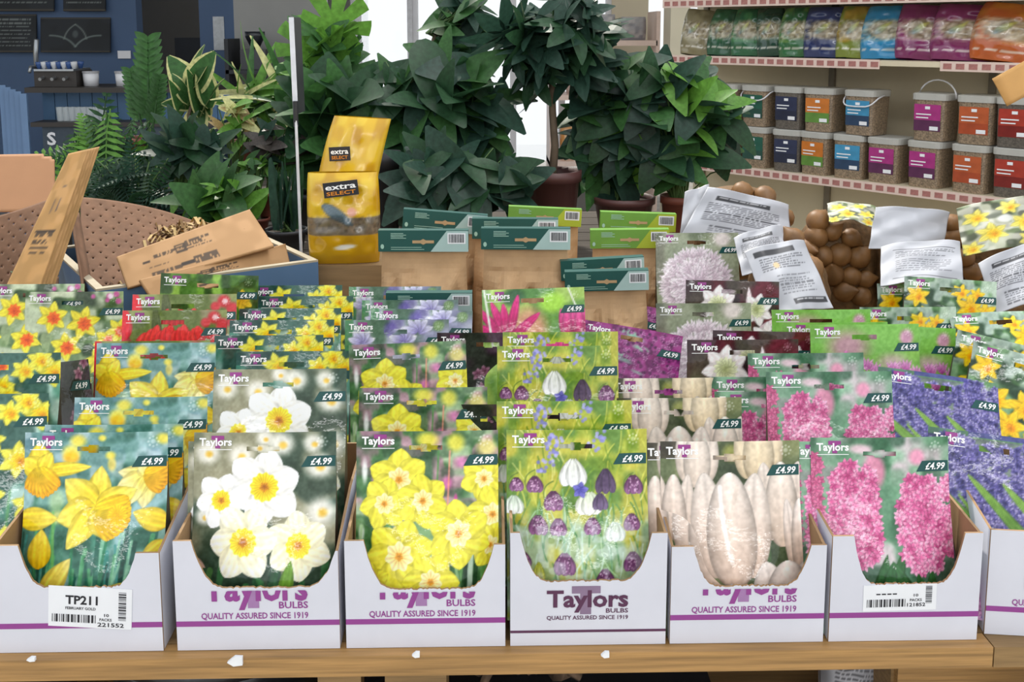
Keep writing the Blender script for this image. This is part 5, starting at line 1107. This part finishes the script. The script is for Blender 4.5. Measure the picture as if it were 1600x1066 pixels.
def plant(name, label, px, Y, zb, pr, ph, pm, cx, cy, rx, ry, n, meshes, size, droop=.3, seed=1, trunk=None, face=.5, dep=None, cat='plant', upw=.25, potlabel=None):
    """pot on the bench at pixel column px, crown as an ellipsoid round pixel (cx, cy); every leaf on its own stalk"""
    b = on_y(px, 300, Y); b.z = zb; root = thing(name, label, cat, b); pot(root, pr, ph, pm); rd = random.Random(seed)
    c = on_y(cx, cy, Y) - b; k = Y * 1.01 / F; A, Bv, D = rx * k, ry * k, dep or rx * k * .6; top = Vector((0, 0, ph * .88)); st = MB()
    if trunk:
        h = Vector((c.x * .5, 0, c.z - Bv * .3)); pts = [top + (h - top) * t + Vector((.006 * math.sin(t * 7), 0, 0)) for t in (0, .25, .5, .75, 1)]; MB().tube(pts, trunk, 8, 0, trunk * .7).build('trunk', M_trunk, root, True); org = h
    else: org = top
    for i in range(n):
        while True:
            q = Vector((rd.uniform(-1, 1), rd.uniform(-1, 1), rd.uniform(-1, 1)))
            if q.length <= 1: break
        pos = c + Vector((q.x * A, q.y * D, q.z * Bv)); pos.z = max(pos.z, ph * .6)
        out = Vector((q.x * .6 + rd.uniform(-.8, .8), q.y * .4 - face * rd.uniform(0, 1.2), q.z * .5 + upw - droop * 1.6 + rd.uniform(-.75, .75)))
        if out.length < .1: out = Vector((.3, -1, 0))
        s = size * rd.uniform(.7, 1.25); base = pos - out.normalized() * s * .45
        put_leaf(root, meshes[i % len(meshes)], base, out, Vector((rd.uniform(-.7, .7), rd.uniform(-1.1, -.2), rd.uniform(.5, 1.1))), s)
        st.tube([org + Vector((rd.uniform(-.3, .3) * pr, rd.uniform(-.3, .3) * pr, 0)), (org + base) / 2 + Vector((0, 0, .12 * (base - org).length)), base], .0028, 4, 0, .0018)
    st.build('stems', M_stem, root); return root
def bench(label, x0, x1, Y0, Y1, z, m):
    a, b = on_y(x0, 300, Y0).x, on_y(x1, 300, Y0).x; r = thing('plant_bench', label, 'bench', ((a + b) / 2, Y0, 0), group='plant benches'); w = (b - a) / 2
    n = max(3, int((Y1 - Y0) / .11)); dy = (Y1 - Y0) / n
    for i in range(n): MB().box(-w, w, i * dy, (i + 1) * dy - .008, z - .025, z).build('plank', m, r)
    for sx in (-w + .03, w - .07):
        for yy_ in (.02, Y1 - Y0 - .06): MB().box(sx, sx + .04, yy_, yy_ + .04, 0, z - .025).build('leg', m, r)
    MB().box(-w, w, 0, .02, z - .1, z - .025).build('apron', m, r)
M_bn = mat('weathered_bench_wood', '#4c443c', .8, .25, 12, stretch=(1, 6, 6))
bench('low weathered bench under the left group of houseplants', 60, 478, 2.62, 3.12, .93, M_bn)
bench('rear raised bench under the sunlit left houseplants', 60, 478, 3.16, 3.72, 1.03, M_bn)
bench('long bench under the large foliage plants at the centre', 482, 1190, 2.62, 3.5, .90, M_bn)
T = M_terra
# left group
plant('zz_plant', 'upright plant with glossy paired leaflets at the back left', 226, 3.6, 1.031, .07, .12, T, 224, 150, 14, 30, 0, [lm('zz', 1)], .3)
zr = bpy.data.objects['zz_plant']
for (ax, ay, bx_, by_) in ((232, 200, 231, 58), (222, 200, 203, 108), (238, 205, 250, 120)):
    a, b = on_y(ax, ay, 3.6) - zr.location, on_y(bx_, by_, 3.6) - zr.location; put_leaf(zr, lm('zz', 1), a, b - a, Vector((.3, -1, .1)), (b - a).length)
plant('rubber_plant', 'variegated rubber plant with cream-edged leaves lit by the sun', 300, 3.45, 1.031, .075, .12, T, 300, 150, 34, 48, 13, [lm('varieg', 1, 4)], .16, -.35, 3, .008, .2)
plant('boston_fern', 'bushy green fern at the left behind the cardboard', 175, 2.9, .931, .085, .12, M_brown, 170, 252, 62, 40, 46, [lm('fern', 1), lm('fern', 0), lm('fern', 3)], .22, .35, 4)
plant('trailing_fern', 'darker fern below the sunlit rubber plant', 215, 2.75, .931, .07, .10, M_brown, 200, 292, 50, 32, 34, [lm('fern', 0), lm('fern', 2)], .17, .3, 14)
plant('palm', 'bright arching palm left of the white pole', 400, 3.5, 1.031, .075, .12, T, 402, 150, 48, 50, 40, [lm('strap', 3), lm('strap', 3), lm('strap', 1), lm('strap', 4)], .26, -.1, 5)
plant('croton', 'yellow-pink leaved plant in a terracotta pot', 368, 3.0, .99, .045, .085, T, 366, 190, 28, 36, 20, [lm('ovate', 6), lm('ovate', 3), lm('ovate', 4)], .09, -.1, 6)
plant('begonia', 'dark plum leaved begonia in a small pot beside the pole', 425, 2.95, .99, .05, .07, T, 428, 226, 36, 30, 36, [lm('broad', 5), lm('broad', 5), lm('ovate', 2)], .09, .1, 7)
plant('calathea', 'dark leaved plant in a black pot with white label', 270, 2.85, .945, .05, .085, M_blackp, 290, 232, 46, 28, 40, [lm('ovate', 0), lm('ovate', 2)], .14, .2, 8)
lb = MB().box(-.035, .035, -.052, -.049, .03, .068).build('label', M_stk, bpy.data.objects['calathea'])
plant('peace_lily', 'broad leaved plant with cream streaks low behind the straw', 350, 2.70, .931, .06, .08, T, 340, 312, 66, 36, 44, [lm('ovate', 1), lm('broad', 1), lm('ovate', 3)], .14, .0, 9)
plant('snake_plant', 'upright dark snake plant right behind the blue crate', 446, 2.68, .931, .055, .07, M_blackp, 446, 310, 22, 10, 18, [lm('upright', 2), lm('upright', 0)], .17, -2.0, 10, dep=.05)
for (px, Y, zb, nm) in ((322, 3.0, .99, 'left'), (398, 2.9, .94, 'right')):
    plant('small_ivy', 'small spotted trailing plant among the left pots, %s one' % nm, px, Y, zb - .009 if zb < .95 else 1.031 - .041, .04, .06, T, px, 262, 24, 24, 26, [lm('ovate', 1), lm('ovate', 3)], .05, .1, px)
# centre and right
plant('swiss_cheese_plant', 'bright split-leaf monstera against the white door', 520, 3.3, .901, .10, .18, M_blackp, 512, 105, 36, 78, 24, [lm('monstera', 3), lm('monstera', 1), lm('broad', 1)], .19, .05, 21)
plant('bird_of_paradise', 'dark broad-leaved plant behind the yellow seed bags', 500, 3.0, .901, .08, .15, M_blackp, 528, 205, 62, 80, 60, [lm('broad', 0), lm('broad', 1)], .22, -.2, 22)
plant('philodendron', 'big dense dark green philodendron left of the tree', 690, 2.95, .901, .11, .17, M_blackp, 688, 190, 100, 112, 175, [lm('broad', 0), lm('broad', 2), lm('ovate', 1), lm('broad', 0), lm('broad', 1)], .18, .25, 23)
plant('tall_ficus', 'dark upright plant rising behind the philodendron', 640, 3.4, .901, .10, .2, M_blackp, 722, 36, 46, 52, 46, [lm('ovate', 2), lm('ovate', 0), lm('ovate', 1)], .15, .1, 24, .012)
plant('umbrella_tree', 'umbrella tree with bare trunk in a large brown pot', 863, 2.9, .901, .082, .225, M_brown, 868, 48, 82, 66, 44, [lm('umbrella', 2), lm('umbrella', 0), lm('umbrella', 2)], .17, .05, 25, .012)
plant('climbing_philodendron', 'large glossy climbing plant in a terracotta pot beside the shelving', 1062, 2.9, .901, .055, .15, T, 1058, 178, 98, 100, 130, [lm('broad', 0), lm('broad', 1), lm('broad', 2), lm('ovate', 3)], .16, .2, 26)
plant('arrowhead_plant', 'dense dark plant between the brown pot and the terracotta pot', 975, 2.95, .901, .09, .14, M_brown, 965, 200, 66, 108, 105, [lm('broad', 0), lm('broad', 2), lm('ovate', 1)], .17, .2, 27)
plant('low_foliage', 'low dark foliage just behind the paper bags', 690, 2.66, .901, .08, .10, M_blackp, 715, 285, 105, 42, 70, [lm('broad', 2), lm('ovate', 0)], .16, .2, 28)
pt = thing('empty_pot', 'dark grey plastic pot right of the leaning yellow bag', 'pot', on_y(596, 284, 2.6)); pt.location.z = .901; pt.location.y = 2.75; ph_ = on_y(596, 236, 2.75).z - .901
MB().lathe([(.026, 0), (.034, ph_ * .85), (.037, ph_ * .85), (.038, ph_), (.034, ph_), (.03, ph_ * .8)], 20, caps=False).build('body', M_blackp, pt, True); MB().lathe([(.001, ph_ * .8), (.031, ph_ * .8)], 16, caps=False).build('soil', M_soil, pt)
